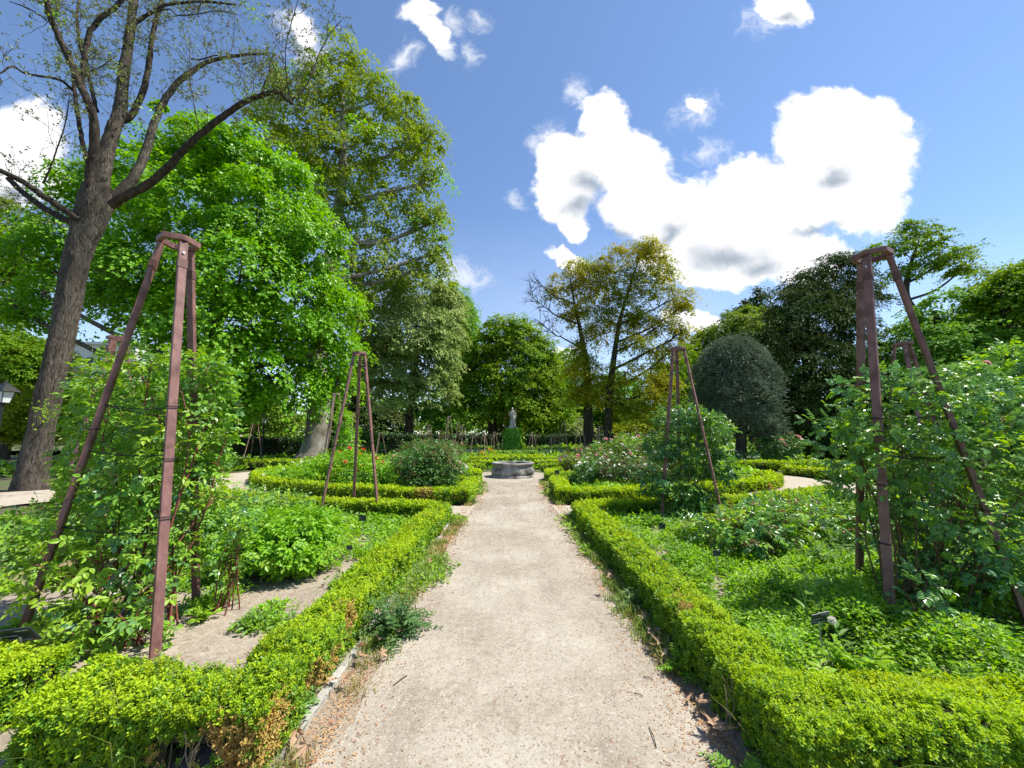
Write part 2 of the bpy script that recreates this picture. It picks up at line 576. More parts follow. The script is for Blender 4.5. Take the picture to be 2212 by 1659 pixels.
M['core'] = noise_mat('hedge inner wood', (.018, .02, .008), (.045, .04, .018), scale=20, bump=.6)
M['bark_near'] = bark_mat('furrowed grey bark', (.018, .014, .011), (.155, .13, .10), scale=22, stretch=(1, 1, .2), c3=(.06, .048, .038))
M['bark_plane'] = bark_mat('flaking plane bark', (.17, .14, .11), (.36, .33, .28), scale=3, stretch=(1, 1, .45), bump=.4, c3=(.12, .085, .06))
M['bark_limb'] = bark_mat('dark limb bark', (.018, .014, .011), (.085, .066, .05), scale=12, stretch=(1, 1, .3))
M['bark_dark'] = bark_mat('dark bark', (.028, .022, .016), (.085, .068, .05), scale=6, stretch=(1, 1, .2))
M['bark_mid'] = bark_mat('grey brown bark', (.07, .055, .04), (.17, .14, .105), scale=6, stretch=(1, 1, .2))

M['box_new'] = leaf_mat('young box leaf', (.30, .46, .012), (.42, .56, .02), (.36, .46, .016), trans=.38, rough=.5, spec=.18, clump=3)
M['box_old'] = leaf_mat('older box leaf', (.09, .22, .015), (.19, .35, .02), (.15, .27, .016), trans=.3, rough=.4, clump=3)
M['box_dry'] = leaf_mat('dry box leaf', (.34, .22, .06), (.42, .33, .08), (.48, .28, .07), trans=.25, rough=.6, clump=6)
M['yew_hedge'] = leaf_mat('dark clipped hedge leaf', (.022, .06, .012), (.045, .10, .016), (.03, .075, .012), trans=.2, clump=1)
M['rose_l'] = leaf_mat('fresh rose leaf', (.12, .29, .030), (.25, .44, .045), (.31, .46, .035), trans=.36, rough=.42, clump=1.3)
M['rose_r'] = leaf_mat('glossy rose leaf', (.052,.17,.05), (.13,.29,.08), (.17,.32,.06), trans=.28, rough=.3, spec=.6, clump=1.1)
M['rose_d'] = leaf_mat('dark rose leaf', (.045, .13, .025), (.11, .24, .04), (.09, .17, .03), trans=.3, rough=.45, clump=1)
M['rose_b'] = leaf_mat('bright bush leaf', (.15, .36, .016), (.25, .48, .03), (.21, .42, .02), trans=.38, rough=.45, clump=1.5)
M['rose_bronze'] = leaf_mat('bronze young rose leaf', (.16, .10, .04), (.13, .17, .04), (.19, .09, .04), trans=.3, clump=1.2)
M['bud'] = leaf_mat('pale rose bud', (.22, .25, .08), (.35, .36, .16), (.2, .12, .06), trans=.2, clump=3)
M['cover'] = leaf_mat('low weed leaf', (.20, .40, .016), (.34, .52, .03), (.15, .32, .02), trans=.38, clump=1.6)
M['cover2'] = leaf_mat('grey green weed leaf', (.13, .23, .06), (.20, .33, .09), (.15, .29, .035), trans=.3, clump=1.6)
M['grass'] = leaf_mat('grass blade', (.15, .25, .035), (.27, .34, .075), (.33, .28, .10), trans=.35, clump=1.5)
M['weed'] = leaf_mat('thistle leaf', (.07, .155, .035), (.11, .21, .055), (.09, .19, .05), trans=.3, clump=2)
M['linden'] = leaf_mat('linden leaf', (.075, .25, .006), (.24, .47, .010), (.15, .37, .006), trans=.40, rough=.42, clump=.45)
M['plane'] = leaf_mat('plane leaf', (.15, .24, .018), (.30, .39, .04), (.21, .29, .025), trans=.38, clump=.35, rough=.6, spec=.12)
M['silver'] = leaf_mat('pale lime leaf', (.24, .32, .09), (.38, .45, .16), (.17, .28, .06), trans=.32, clump=.4, rough=.6, spec=.12)
M['elm'] = leaf_mat('deep green leaf', (.09, .20, .010), (.18, .33, .018), (.25, .36, .02), trans=.36, clump=.35, rough=.6, spec=.12)
M['locust'] = leaf_mat('golden locust leaf', (.26, .27, .014), (.44, .40, .018), (.18, .26, .018), trans=.40, clump=.3, rough=.6, spec=.12)
M['olive'] = leaf_mat('grey olive leaf', (.12, .16, .10), (.19, .235, .16), (.10, .145, .09), trans=.15, clump=.6, rough=.6, spec=.12)
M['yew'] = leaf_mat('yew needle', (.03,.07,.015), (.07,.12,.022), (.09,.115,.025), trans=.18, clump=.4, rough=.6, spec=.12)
M['far_light'] = leaf_mat('pale spring leaf', (.13, .22, .025), (.20, .29, .04), (.15, .21, .025), trans=.4, clump=.25, rough=.6, spec=.12)
M['far_mid'] = leaf_mat('mid green leaf', (.11, .26, .03), (.20, .39, .045), (.16, .32, .035), trans=.36, clump=.25, rough=.6, spec=.12)
M['far_yellow'] = leaf_mat('yellow green leaf', (.22, .28, .012), (.31, .34, .02), (.16, .26, .014), trans=.4, clump=.4, rough=.6, spec=.12)
M['copper'] = leaf_mat('copper leaf', (.22, .08, .035), (.30, .13, .05), (.24, .12, .04), trans=.3, clump=.5)
M['ivy'] = leaf_mat('ivy leaf', (.11, .30, .012), (.20, .44, .02), (.15, .37, .015), trans=.3, rough=.35, clump=1)
M['strap'] = leaf_mat('strap leaf', (.10, .22, .03), (.18, .30, .05), (.14, .26, .03), trans=.3, clump=1)
M['tbud'] = leaf_mat('opening tree bud', (.14, .19, .04), (.24, .32, .06), (.12, .11, .05), trans=.25, clump=1.5)
M['dryleaf'] = leaf_mat('dry plane leaf', (.36, .21, .12), (.54, .36, .23), (.46, .33, .22), trans=.2, rough=.6, clump=5)
M['litter'] = leaf_mat('fallen bract', (.38, .19, .07), (.56, .38, .18), (.34, .15, .08), trans=.15, rough=.7, clump=8)
M['crumb'] = leaf_mat('path crumb', (.26, .11, .07), (.48, .40, .32), (.22, .15, .1), trans=.05, rough=.8, clump=5)
M['petal_white'] = leaf_mat('white petal', (.70, .66, .58), (.80, .78, .72), trans=.3, rough=.5)
M['petal_pink'] = leaf_mat('pink petal', (.62, .26, .24), (.75, .44, .40), trans=.3, rough=.5)
M['petal_red'] = leaf_mat('coral red petal', (.60, .07, .05), (.68, .16, .09), trans=.3, rough=.5)
M['petal_lilac'] = leaf_mat('lilac petal', (.5, .3, .42), (.62, .42, .55), trans=.3, rough=.5)
M['petal_yellow'] = leaf_mat('yellow petal', (.65, .45, .05), (.72, .5, .08), trans=.3, rough=.5)

exec_parts = []

# ------------------------------------------------------------------ ground, paths, beds


def strip_sheet(name, left, right, z, mat):
    l = np.asarray(left, float); r = np.asarray(right, float)
    V = np.concatenate([np.c_[l, np.full(len(l), z)], np.c_[r, np.full(len(r), z)]])
    k = len(l); i = np.arange(k - 1)
    F = np.stack([i, i + k, i + k + 1, i + 1], -1)
    return tag(add_mesh(name, [(V, F, 0, False)], [mat]), kind='structure')


def ribbon(name, pts, w, z, mat, n=60, wav=.06, seed=1):
    c = catmull(np.c_[np.asarray(pts, float), np.zeros(len(pts))], n)[:, :2]
    t = nrmz(np.gradient(c, axis=0))
    nn = np.stack([-t[:, 1], t[:, 0]], -1)
    s = np.arange(n) * .6
    ww = np.broadcast_to(np.asarray(w, float), (n,)) if np.ndim(w) == 0 else np.interp(np.linspace(0, 1, n), np.linspace(0, 1, len(w)), w)
    a = ww / 2 + wav * np.sin(s + seed) + wav * .6 * np.sin(2.3 * s + 2 * seed)
    b = ww / 2 + wav * np.sin(1.3 * s + 3 * seed) + wav * .5 * np.sin(2.9 * s + seed)
    return strip_sheet(name, c + nn * a[:, None], c - nn * b[:, None], z, mat)


S = 700.0
gr = add_mesh('ground', [(np.array([[-S, -S, -.03], [S, -S, -.03], [S, S, -.03], [-S, S, -.03]]), np.array([[0, 1, 2, 3]]), 0, False)], [M['ground']])
tag(gr, kind='structure')


def soil_patch(x0, x1, y0, y1, step=.12, amp=.022, seed=3):
    xs = np.arange(x0, x1 + step, step); ys = np.arange(y0, y1 + step, step)
    X, Y = np.meshgrid(xs, ys)
    p = np.stack([X.ravel(), Y.ravel(), np.zeros(X.size)], -1)
    edge = np.minimum.reduce([p[:, 0] - x0, x1 - p[:, 0], p[:, 1] - y0, y1 - p[:, 1]])
    p[:, 2] = -.012 + np.clip(edge * .3, 0, .02) + amp * (.5 + .5 * vnoise(p, 2.3, seed)) * np.clip(edge * 3, 0, 1)
    nx, ny = len(xs), len(ys)
    i = np.arange(ny - 1)[:, None] * nx + np.arange(nx - 1)[None]
    F = np.stack([i, i + 1, i + nx + 1, i + nx], -1).reshape(-1, 4)
    return tag(add_mesh('soil_bed', [(p, F, 0, True)], [M['soil']]), kind='structure')


soil_patch(-8.5, -1.17, 1.6, 8.0, seed=3)
soil_patch(1.15, 8.5, 1.6, 8.0, seed=5)
soil_patch(-8.9, -1.17, 9.4, 15.8, step=.25, seed=6)
soil_patch(1.15, 8.4, 9.3, 14.2, step=.25, seed=8)

ys = np.linspace(-4, 13.9, 120)
ws = lambda y, k: .05 * np.sin(y * 2.1 + k) + .035 * np.sin(y * 5.3 + 2 * k) + .02 * np.sin(y * 11 + k)
verge = strip_sheet('path_verge', np.c_[-1.155 + 0 * ys, ys], np.c_[1.16 + 0 * ys, ys], -.004, gravel_mat('verge litter', (.235, .19, .14), (.32, .27, .205), (.34, .18, .08), (.23, .175, .115), .8, 110))
strip_sheet('path', np.c_[-.90 + ws(ys, 1) - .02 * np.clip(ys - 8, 0, 9), ys], np.c_[1.02 + ws(ys, 4) * .9 + .03 * np.clip(ys - 8, 0, 9), ys], .006, M['path'])
FX, FY = 0.03, 15.3
ang = np.linspace(0, 2 * math.pi, 65)
strip_sheet('fountain_plaza', np.c_[FX + .3 * np.cos(ang), FY + .3 * np.sin(ang)], np.c_[FX + (2.15 + .08 * np.sin(3 * ang)) * np.cos(ang), FY + (2.15 + .08 * np.sin(4 * ang)) * np.sin(ang)], .010, M['path'])
ribbon('side_path', [(-.85, 8.35), (-2.4, 8.45), (-4.2, 8.95), (-5.9, 9.6), (-7.8, 10.7), (-9.6, 12.3), (-10.9, 14.4), (-10.9, 16.8), (-8.4, 17.8), (-4.6, 17.2), (-2.0, 15.9)], [1.15, 1.05, 1.1, 1.3, 1.7, 2.2, 2.2, 1.7, 1.2, 1.0, 1.0], .014, M['sand'], 90)
ribbon('side_path', [(.92, 8.35), (2.4, 8.45), (4.2, 8.95), (5.9, 9.6), (7.8, 10.6), (9.5, 12.1), (10.3, 14.0), (9.8, 16.2), (7.4, 17.3), (4.4, 16.9), (2.0, 15.9)], [1.1, 1.05, 1.1, 1.3, 1.5, 1.9, 1.9, 1.5, 1.2, 1.0, 1.0], .014, M['sand'], 90, seed=2)
ribbon('side_path', [(-10.2, 13.2), (-11.8, 11.4), (-13.2, 9.0), (-14.2, 5.0)], [1.8, 2.6, 4.0, 5.5], .018, M['sand'], 40, seed=3)
ribbon('side_path', [(9.8, 12.6), (12, 11.0), (14.5, 9.8)], [1.3, 1.4, 1.6], .018, M['sand'], 40, seed=5)
# raised terrace behind the low wall
tz = .36
terr = add_mesh('terrace_ground', [(np.array([[-60, 33.3, tz], [60, 33.3, tz], [60, 140, tz], [-60, 140, tz]]), np.array([[0, 1, 2, 3]]), 0, False)], [M['ground']])
tag(terr, kind='structure')


# kerb stones along both path sides
def kerb(x, y0, y1, seed):
    g = np.random.default_rng(seed)
    parts, y = [], y0
    while y < y1:
        l = g.uniform(.75, 1.0)
        v, f = box((x + g.uniform(-.012, .012), y + l / 2, -.045 * g.random() ** (.3 if x > 0 else 2)), (.055, l - .012, .07 + g.uniform(-.006, .006)), g.uniform(-.006, .006))
        parts.append((v, f, 0, False)); y += l
    o = add_mesh('kerb', parts, [M['kerb']])
    bv = o.modifiers.new('bevel', 'BEVEL'); bv.width = .008; bv.segments = 2
    return tag(o, kind='structure')


kerb(-1.135, -2.6, 7.6, 1)
kerb(1.145, -2.6, 7.6, 2)

# ------------------------------------------------------------------ hedges


def hedge(label, pts, w=.34, h=.32, group='low box hedges edging the rose beds', dry=(), bare=(), cover=2.8, old=.62, name='box_hedge', mats=('box_new', 'box_old', 'box_dry'),
          smin=.0145, k=.0056, seed=0, z0=0.0, closed_ends=True, lump=.02, stems=0, step=None, fresh_lit_top=.85):
    g = np.random.default_rng(seed + 100)
    p3 = np.c_[np.asarray(pts, float), np.zeros(len(pts))]
    L0 = np.linalg.norm(np.diff(p3, axis=0), axis=1).sum()
    n = max(8, int(L0 / (step or .1)))
    c = catmull(p3, n)
    seg = np.linalg.norm(np.diff(c, axis=0), axis=1)
    L0 = seg.sum()
    t = nrmz(np.gradient(c, axis=0)); nn = np.stack([-t[:, 1], t[:, 0], 0 * t[:, 0]], -1)
    base = c[0].copy(); base[2] = z0
    root = thing(name, label, 'hedge', base, group)
    # inner wood core
    if name == 'box_hedge' and not dry:
        dry = [(*(c[g.integers(n)] + nn[0] * g.choice([-1, 1]) * w * .5)[:2], z0 + h * g.uniform(.2, .7), g.uniform(.06, .14)) for _ in range(int(L0 / 1.6) + 1)]
    m = 14
    th = np.linspace(0, math.pi, m)
    ex = .42
    px = np.sign(np.cos(th)) * np.abs(np.cos(th)) ** ex; pz = np.abs(np.sin(th)) ** ex
    ins = min(.05, w * .16)
    C = c[:, None] + nn[:, None] * (px[None, :, None] * (w / 2 - ins)) + np.array([0, 0, 1.]) * (pz[None, :, None] * (h - ins) + z0)
    C = C + (vnoise(C.reshape(-1, 3), 5, seed).reshape(n, m, 1) * lump * .9) * (nn[:, None] * px[None, :, None] + np.array([0, 0, 1.]) * pz[None, :, None])
    C[..., 2] = np.maximum(C[..., 2], z0)
    i = np.arange(n - 1)[:, None] * m + np.arange(m - 1)[None]
    F = np.stack([i, i + m, i + m + 1, i + 1], -1).reshape(-1, 4)
    parts = [(C.reshape(-1, 3), F, 0, True)]
    for e in (0, n - 1):
        V = np.vstack([C[e], c[e][None] + [[0, 0, z0]]])
        a = np.arange(m - 1)
        parts.append((V, np.stack([a, a + 1, np.full(m - 1, m)], -1), 0, True))
    if bare:
        q = C.reshape(-1, 3)
        keep = np.ones(len(F), bool)
        fc = q[F].mean(1)
        for (bx, by, bz, br) in bare:
            keep &= np.linalg.norm(fc - [bx, by, bz], axis=1) > br * .8
        parts[0] = (q, F[keep], 0, True)
    core = add_mesh('branches', parts, [M['core']], root, base)
    # leaves
    D = np.hypot(c[:, 0], c[:, 1])
    s = np.maximum(smin, D * k)
    per = w + 2 * h
    dens = cover / (s ** 2 * .6 * .5)
    mid = (dens[1:] + dens[:-1]) / 2 * seg * per / 7.0
    N = int(mid.sum())
    cum = np.concatenate([[0], np.cumsum(mid)]) / mid.sum()
    pos = np.interp(g.random(N), cum, np.arange(n))
    i0 = np.minimum(pos.astype(int), n - 2); fr = (pos - i0)[:, None]
    cc = c[i0] * (1 - fr) + c[i0 + 1] * fr
    ni = nrmz(nn[i0] * (1 - fr) + nn[i0 + 1] * fr)
    ti = nrmz(t[i0])
    # perimeter position
    q = g.random(N) * per
    x = np.where(q < h, -1, np.where(q < h + w, (q - h) / w * 2 - 1, 1.))
    z = np.where(q < h, q / h, np.where(q < h + w, 1., 1 - (q - h - w) / h))
    rr = (np.abs(x) ** 8 + z ** 8) ** (1 / 8.)
    x = x / rr; z = z / rr
    on = nrmz(ni * (np.sign(x) * np.abs(x) ** 4)[:, None] + np.array([0, 0, 1.]) * (z ** 4)[:, None] + 1e-6)
    sl = s[i0] * g.uniform(.7, 1.2, N)
    pp = cc + ni * (x * w / 2)[:, None] + np.array([0, 0, 1.]) * (z * h + z0)[:, None]
    lum = vnoise(pp, 5, seed) * lump * 1.1 + vnoise(pp, 17, seed + 1) * lump * .7 + vnoise(pp, 45, seed + 2) * lump * .35
    pp = pp + on * (lum - g.random(N) ** 1.3 * .05 + .012 + (g.random(N) < .05) * g.random(N) * .05)[:, None]
    # rounded ends get pushed leaves
    ends = (pos < .8) | (pos > n - 1.8)
    sg = np.where(pos < n / 2, -1., 1.)
    pp = pp + ti * (sg * ends * g.uniform(-.02, .03, N))[:, None]
    if closed_ends:
        Ne = int(cover * 1.2 * w * h / (s[0] ** 2 * .3)); pe, oe, se = [], [], []
        for e, sgn in ((0, -1.), (n - 1, 1.)):
            ne = int(cover * .17 * w * h / (s[e] ** 2 * .3))
            P0 = c[e] + nn[e] * (g.uniform(-1, 1, ne) * w * .48)[:, None] + np.array([0, 0, 1.]) * (g.random(ne) * h * .97 + z0)[:, None] + t[e] * (sgn * g.uniform(-.02, .03, ne))[:, None]
            pe.append(P0); oe.append(np.repeat(t[e][None] * sgn, ne, 0)); se.append(s[e] * g.uniform(.7, 1.2, ne))
        pp = np.concatenate([pp] + pe); on = np.concatenate([on] + oe); sl = np.concatenate([sl] + se)
        z = np.concatenate([z, (np.concatenate(pe)[:, 2] - z0) / h])
    N = len(pp)
    keep = ((z > .2) | (g.random(N) < .45)) & (pp[:, 2] > z0 + .005)
    for (bx, by, bz, br) in bare:
        keep &= (np.linalg.norm(pp - [bx, by, bz], axis=1) > br * (.8 + .4 * g.random(N))) | (g.random(N) < .12)
    pp, on, sl, z = pp[keep], on[keep], sl[keep], z[keep]
    N = len(pp)
    patch = vnoise(pp, 2.1, seed + 5) * .34 + vnoise(pp, 6.5, seed + 6) * .16
    fresh = g.random(N) < np.where(z > .85, fresh_lit_top, 1 - old) + patch  # new growth, plus a lit-top, shaded-side contrast put into the leaf colour
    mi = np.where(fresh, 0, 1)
    for (bx, by, bz, br) in dry:
        dd = np.linalg.norm(pp - [bx, by, bz], axis=1) / br
        mi = np.where(g.random(N) < np.clip(1.5 - 1.3 * dd, 0, .85), 2, mi)
    # little upright sprigs of opposite leaves
    K = 8
    sax = nrmz(on * .75 + np.array([0, 0, .55]) + .45 * rand_dirs(g, N))
    s1 = nrmz(np.cross(sax, rand_dirs(g, N))); s2 = np.cross(sax, s1)
    k8 = np.repeat(np.arange(N), K)
    lv = np.tile(np.repeat(np.arange(K // 2), 2), N); sg = np.tile([1., -1.], N * K // 2)
    rad = np.where((lv % 2 == 0)[:, None], s1[k8], s2[k8]) * sg[:, None]
    sl8 = sl[k8] * g.uniform(.75, 1.15, N * K)
    ppk = pp[k8] - sax[k8] * (lv * .55 * sl8)[:, None] + rad * (.12 * sl8)[:, None]
    opn = (.35 + .22 * lv)[:, None]
    ax = nrmz(sax[k8] * (1 - opn * .75) + rad * (opn + .35) + .3 * rand_dirs(g, N * K))
    nm = nrmz(sax[k8] * .8 - rad * .3 + .35 * rand_dirs(g, N * K))
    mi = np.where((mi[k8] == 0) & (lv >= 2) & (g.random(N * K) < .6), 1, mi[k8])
    pp, sl = ppk, sl8
    N = len(pp)
    fine = sl.min() < .03
    if fine:
        V, F = leaf_fold(pp, ax, nm, sl, .62, .2); mi = np.repeat(mi, 2)
    else:
        V, F = leaf_quads(pp, ax, nm, sl, .62)
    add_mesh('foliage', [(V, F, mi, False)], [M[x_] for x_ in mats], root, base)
    if stems:
        vf = []
        spots = [np.array([b[0] + g.uniform(-.7, .7) * b[3], b[1] + g.uniform(.02, .12), z0]) for b in bare for _ in range(stems)]
        for b0 in spots:
            top = b0 + np.array([g.uniform(-.05, .05), g.uniform(-.03, .03), h * g.uniform(.6, .8)])
            mid_ = (b0 + top) / 2 + g.uniform(-.03, .03, 3)
            a = catmull([b0, mid_, top], 8)
            a = a + g.uniform(-.005, .005, a.shape)
            vf.append(tube(a, np.linspace(.0045, .002, 8), 5))
            for _ in range(2):
                j = g.integers(3, 6)
                e = a[j] + np.array([g.uniform(-.06, .06), g.uniform(-.03, .03), g.uniform(.05, .1)])
                vf.append(tube(catmull([a[j], (a[j] + e) / 2 + g.uniform(-.01, .01, 3), e], 5), np.linspace(.003, .0015, 5), 4))
        add_mesh('stems', [(v - 0, f, m_, s_) for (v, f, m_, s_) in tube_parts(vf, 0)], [M['twig']], root, base)
    return root


hedge('bright box hedge crossing the bottom left corner, with a browned bare gap in front', [(-1.14, 2.07), (-1.7, 2.09), (-2.28, 2.12)], .36, .34,
      dry=[(-1.2, 1.93, .12, .16), (-1.32, 1.9, .22, .11), (-1.1, 2.0, .2, .14), (-1.45, 1.93, .1, .09), (-1.62, 1.92, .1, .07)],
      bare=[(-1.42, 1.9, .10, .11), (-1.56, 1.9, .10, .10)], stems=4, seed=1, k=.0062, lump=.035)
hedge('short box hedge piece at the left frame edge beyond a narrow gap', [(-2.66, 2.3), (-3.2, 2.36), (-4.0, 2.45)], .36, .34, seed=2, k=.0062, lump=.04)
hedge('low box hedge along the left side of the gravel path, nearest bed', [(-1.36, 2.42), (-1.37, 3.6), (-1.35, 5.0), (-1.33, 6.4), (-1.32, 7.35)], .36, .32, seed=3,
      dry=[(-1.25, 3.02, .22, .13), (-1.2, 2.45, .12, .15), (-1.2, 2.7, .1, .12)], bare=[(-1.2, 2.62, .06, .06)], stems=3, lump=.04)
hedge('low box hedge along the right side of the gravel path, nearest bed', [(1.36, 2.12), (1.35, 3.4), (1.34, 5.0), (1.33, 6.4), (1.32, 7.5)], .36, .32, seed=4, lump=.04,
      dry=[(1.28, 3.0, .28, .08), (1.3, 3.2, .3, .06)], bare=[(1.2, 2.2, .08, .07)], stems=5)
hedge('bright box hedge crossing the bottom right corner to the frame edge', [(1.2, 1.98), (2.2, 1.98), (3.4, 1.95), (4.3, 1.95)], .42, .34, seed=5, k=.0062, lump=.038,
      dry=[(1.9, 1.78, .1, .08)])
hedge('curving box hedge closing the far end of the near left bed', [(-1.5, 7.45), (-3.0, 7.8), (-4.6, 8.15), (-6.2, 8.75), (-8.0, 9.7)], .38, .32, seed=6, old=.6)
hedge('curving box hedge closing the far end of the near right bed', [(1.5, 7.55), (3.0, 7.85), (4.6, 8.2), (6.2, 8.8), (8.0, 9.8)], .38, .32, seed=7, old=.6)
hedge('clipped box hedge left of the path just before the fountain', [(-1.17, 9.1), (-1.17, 10.6), (-1.16, 12.0)], .36, .34, seed=8)
hedge('clipped box hedge right of the path just before the fountain', [(1.27, 9.15), (1.32, 10.6), (1.36, 12.0)], .36, .34, seed=9)
hedge('curved front hedge of the second left bed with a rounded tip and a dry patch', [(-1.4, 9.12), (-3.6, 9.75), (-4.9, 10.25), (-6.1, 10.9), (-7.6, 12.0), (-8.8, 13.5), (-9.3, 14.8), (-9.0, 16.0), (-7.6, 16.4)], .36, .34, seed=10, old=.6,
      dry=[(-2.05, 9.1, .2, .3)])
hedge('curved front hedge of the second right bed with a rounded tip', [(1.5, 9.16), (3.6, 9.75), (4.9, 10.25), (6.1, 10.8), (7.5, 11.6), (8.5, 12.6), (8.8, 13.8), (8.4, 15.0), (7.2, 15.6)], .36, .34, seed=11, old=.55)
hedge('short inner hedge behind the dark rose bush left of the fountain', [(-1.5, 12.1), (-2.6, 12.4), (-4.0, 13.2)], .34, .34, seed=12)
hedge('short inner hedge behind the white roses right of the fountain', [(1.62, 12.1), (2.6, 12.4), (4.0, 13.2)], .34, .34, seed=13)
hedge('little box hedge hugging the left of the stone fountain', [(-1.25, 13.35), (-1.32, 14.2), (-1.75, 15.3)], .34, .36, seed=14)
hedge('little box hedge hugging the right of the stone fountain', [(1.33, 13.35), (1.4, 14.2), (1.8, 15.3)], .34, .36, seed=15)
hedge('cross piece of box hedge left of the fountain with white roses behind', [(-1.45, 13.4), (-2.3, 13.6), (-3.2, 14.1)], .32, .34, seed=16)
hedge('cross piece of box hedge right of the fountain under the pale roses', [(1.52, 13.4), (2.4, 13.6), (3.2, 14.1)], .32, .34, seed=17)
hedge('box hedge arc behind the fountain on its left', [(-1.3, 17.2), (-2.4, 17.4), (-4.6, 18.4)], .4, .36, seed=18)
hedge('box hedge arc behind the fountain on its right', [(1.35, 17.2), (2.4, 17.4), (4.6, 18.4)], .4, .36, seed=19)
hedge('straight box hedge row beyond the fountain, lower left rank', [(-1.0, 19.6), (-3.0, 19.7), (-6.0, 20.2)], .45, .36, seed=20)
hedge('straight box hedge row beyond the fountain, middle rank', [(-2.4, 22.6), (0, 22.6), (2.6, 22.6)], .5, .38, seed=21)
hedge('straight box hedge row beyond the fountain, farthest rank', [(-2.0, 25.0), (0, 25.0), (2.3, 25.0)], .5, .38, seed=22)
hedge('straight box hedge row beyond the fountain on the right', [(1.2, 19.6), (3.0, 19.7), (6.0, 20.2)], .45, .36, seed=23)
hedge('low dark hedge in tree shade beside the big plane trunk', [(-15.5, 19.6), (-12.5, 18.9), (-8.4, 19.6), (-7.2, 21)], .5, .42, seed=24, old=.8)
hedge('low hedge line beyond the right side path below the yew', [(4.6, 19.2), (8.5, 18.8), (13.0, 18.2), (18, 17.5)], .5, .4, seed=25, old=.5)
hedge('box hedge bordering the right side path near the frame edge', [(11.3, 16.0), (11.9, 14.4), (13.5, 13.0), (16.5, 12.0)], .45, .36, seed=26, old=.4)
YH = ('yew_hedge', 'yew_hedge', 'yew_hedge')
hedge('tall dark clipped hedge behind the plane trunk on the left', [(-21.5, 25.6), (-16, 26.2), (-11.2, 26.8)], .9, 1.5, 'tall clipped hedges round the garden', name='clipped_hedge', mats=YH, seed=27, step=.3, lump=.05, k=.0056, cover=2.2)
hedge('taller clipped hedge block rising behind the left dark hedge', [(-15.0, 32.0), (-11.4, 32.2)], 1.0, 1.95, 'tall clipped hedges round the garden', name='clipped_hedge', mats=('box_old', 'box_old', 'box_old'), seed=28, step=.3, lump=.05, k=.0056, cover=2.2)
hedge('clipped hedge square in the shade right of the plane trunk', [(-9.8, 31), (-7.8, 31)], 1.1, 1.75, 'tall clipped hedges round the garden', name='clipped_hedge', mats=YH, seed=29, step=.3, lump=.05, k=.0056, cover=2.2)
hedge('long tall hedge on the terrace left of the statue', [(-13.2, 38.4), (-7, 38.6), (-1.0, 38.6)], .9, 1.42, 'tall clipped hedges round the garden', name='clipped_hedge', mats=YH, seed=30, z0=tz, step=.4, lump=.05, k=.0056, cover=2.2)
hedge('long tall hedge on the terrace right of the statue', [(1.6, 38.6), (8, 38.6), (17.5, 38.4)], .9, 1.38, 'tall clipped hedges round the garden', name='clipped_hedge', mats=YH, seed=31, z0=tz, step=.4, lump=.05, k=.0056, cover=2.2)

# ------------------------------------------------------------------ obelisks (three legs under a hexagonal collar)


def hexring(r0, r1, z, h):
    a = np.arange(6) / 6 * 2 * math.pi
    e = np.stack([np.cos(a), np.sin(a)], -1)
    V = np.concatenate([np.c_[e * r0, np.full(6, z)], np.c_[e * r1, np.full(6, z)], np.c_[e * r1, np.full(6, z + h)], np.c_[e * r0, np.full(6, z + h)]])
    i = np.arange(6); j = (i + 1) % 6
    F = np.concatenate([np.stack([i + a_ * 6, j + a_ * 6, j + b_ * 6, i + b_ * 6], -1) for a_, b_ in ((1, 0), (2, 1), (3, 2), (0, 3))])
    return V, F


def beam(a, b, w, d, out):
    """rectangular tube from a to b, wide face looking along out"""
    a, b = np.asarray(a, float), np.asarray(b, float)
    t = nrmz(b - a); s = nrmz(np.cross(t, out)); o = np.cross(s, t)
    V = np.array([p + s * x * w / 2 + o * y * d / 2 for p in (a, b) for x, y in ((-1, -1), (1, -1), (1, 1), (-1, 1))])
    F = np.array([[0, 1, 2, 3], [7, 6, 5, 4], [0, 4, 5, 1], [1, 5, 6, 2], [2, 6, 7, 3], [3, 7, 4, 0]])
    return V, F


OBH = 3.28


def make_obelisk(label, group, detail=True):
    root = thing('rose_obelisk', label, 'obelisk', (0, 0, 0), group)
    V, F = hexring(.155, .112, OBH - .05, .05)
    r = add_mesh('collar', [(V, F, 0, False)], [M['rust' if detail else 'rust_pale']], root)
    if detail:
        bv = r.modifiers.new('bevel', 'BEVEL'); bv.width = .004; bv.segments = 2
    for k in range(3):
        a = k * 2 * math.pi / 3
        d = np.array([math.cos(a), math.sin(a), 0])
        A = d * .61 + [0, 0, -.05]; B = d * .118 + [0, 0, OBH - .057]
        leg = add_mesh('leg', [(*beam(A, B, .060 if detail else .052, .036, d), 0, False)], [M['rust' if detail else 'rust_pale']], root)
        if not detail:
            continue
        bv = leg.modifiers.new('bevel', 'BEVEL'); bv.width = .005; bv.segments = 2
        at = lambda q: A * (1 - q) + B * q
        add_mesh('splice_band', [(*beam(at(.925), at(.948), .068, .044, d), 0, False)], [M['rust_dark']], leg)
        t = nrmz(B - A); o = nrmz(d - t * (d @ t))
        c = at(.965)
        add_mesh('bolt', tube_parts([tube([c + o * .016, c + o * .028], [.010, .009], 8)], 0), [M['zinc']], leg)
    return root


OBG = 'oxide red steel rose obelisks'
ob0 = make_obelisk('tall oxide red obelisk standing in the leafy rose near the left tree', OBG)
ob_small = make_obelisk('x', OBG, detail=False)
first = {0: True, 1: True}


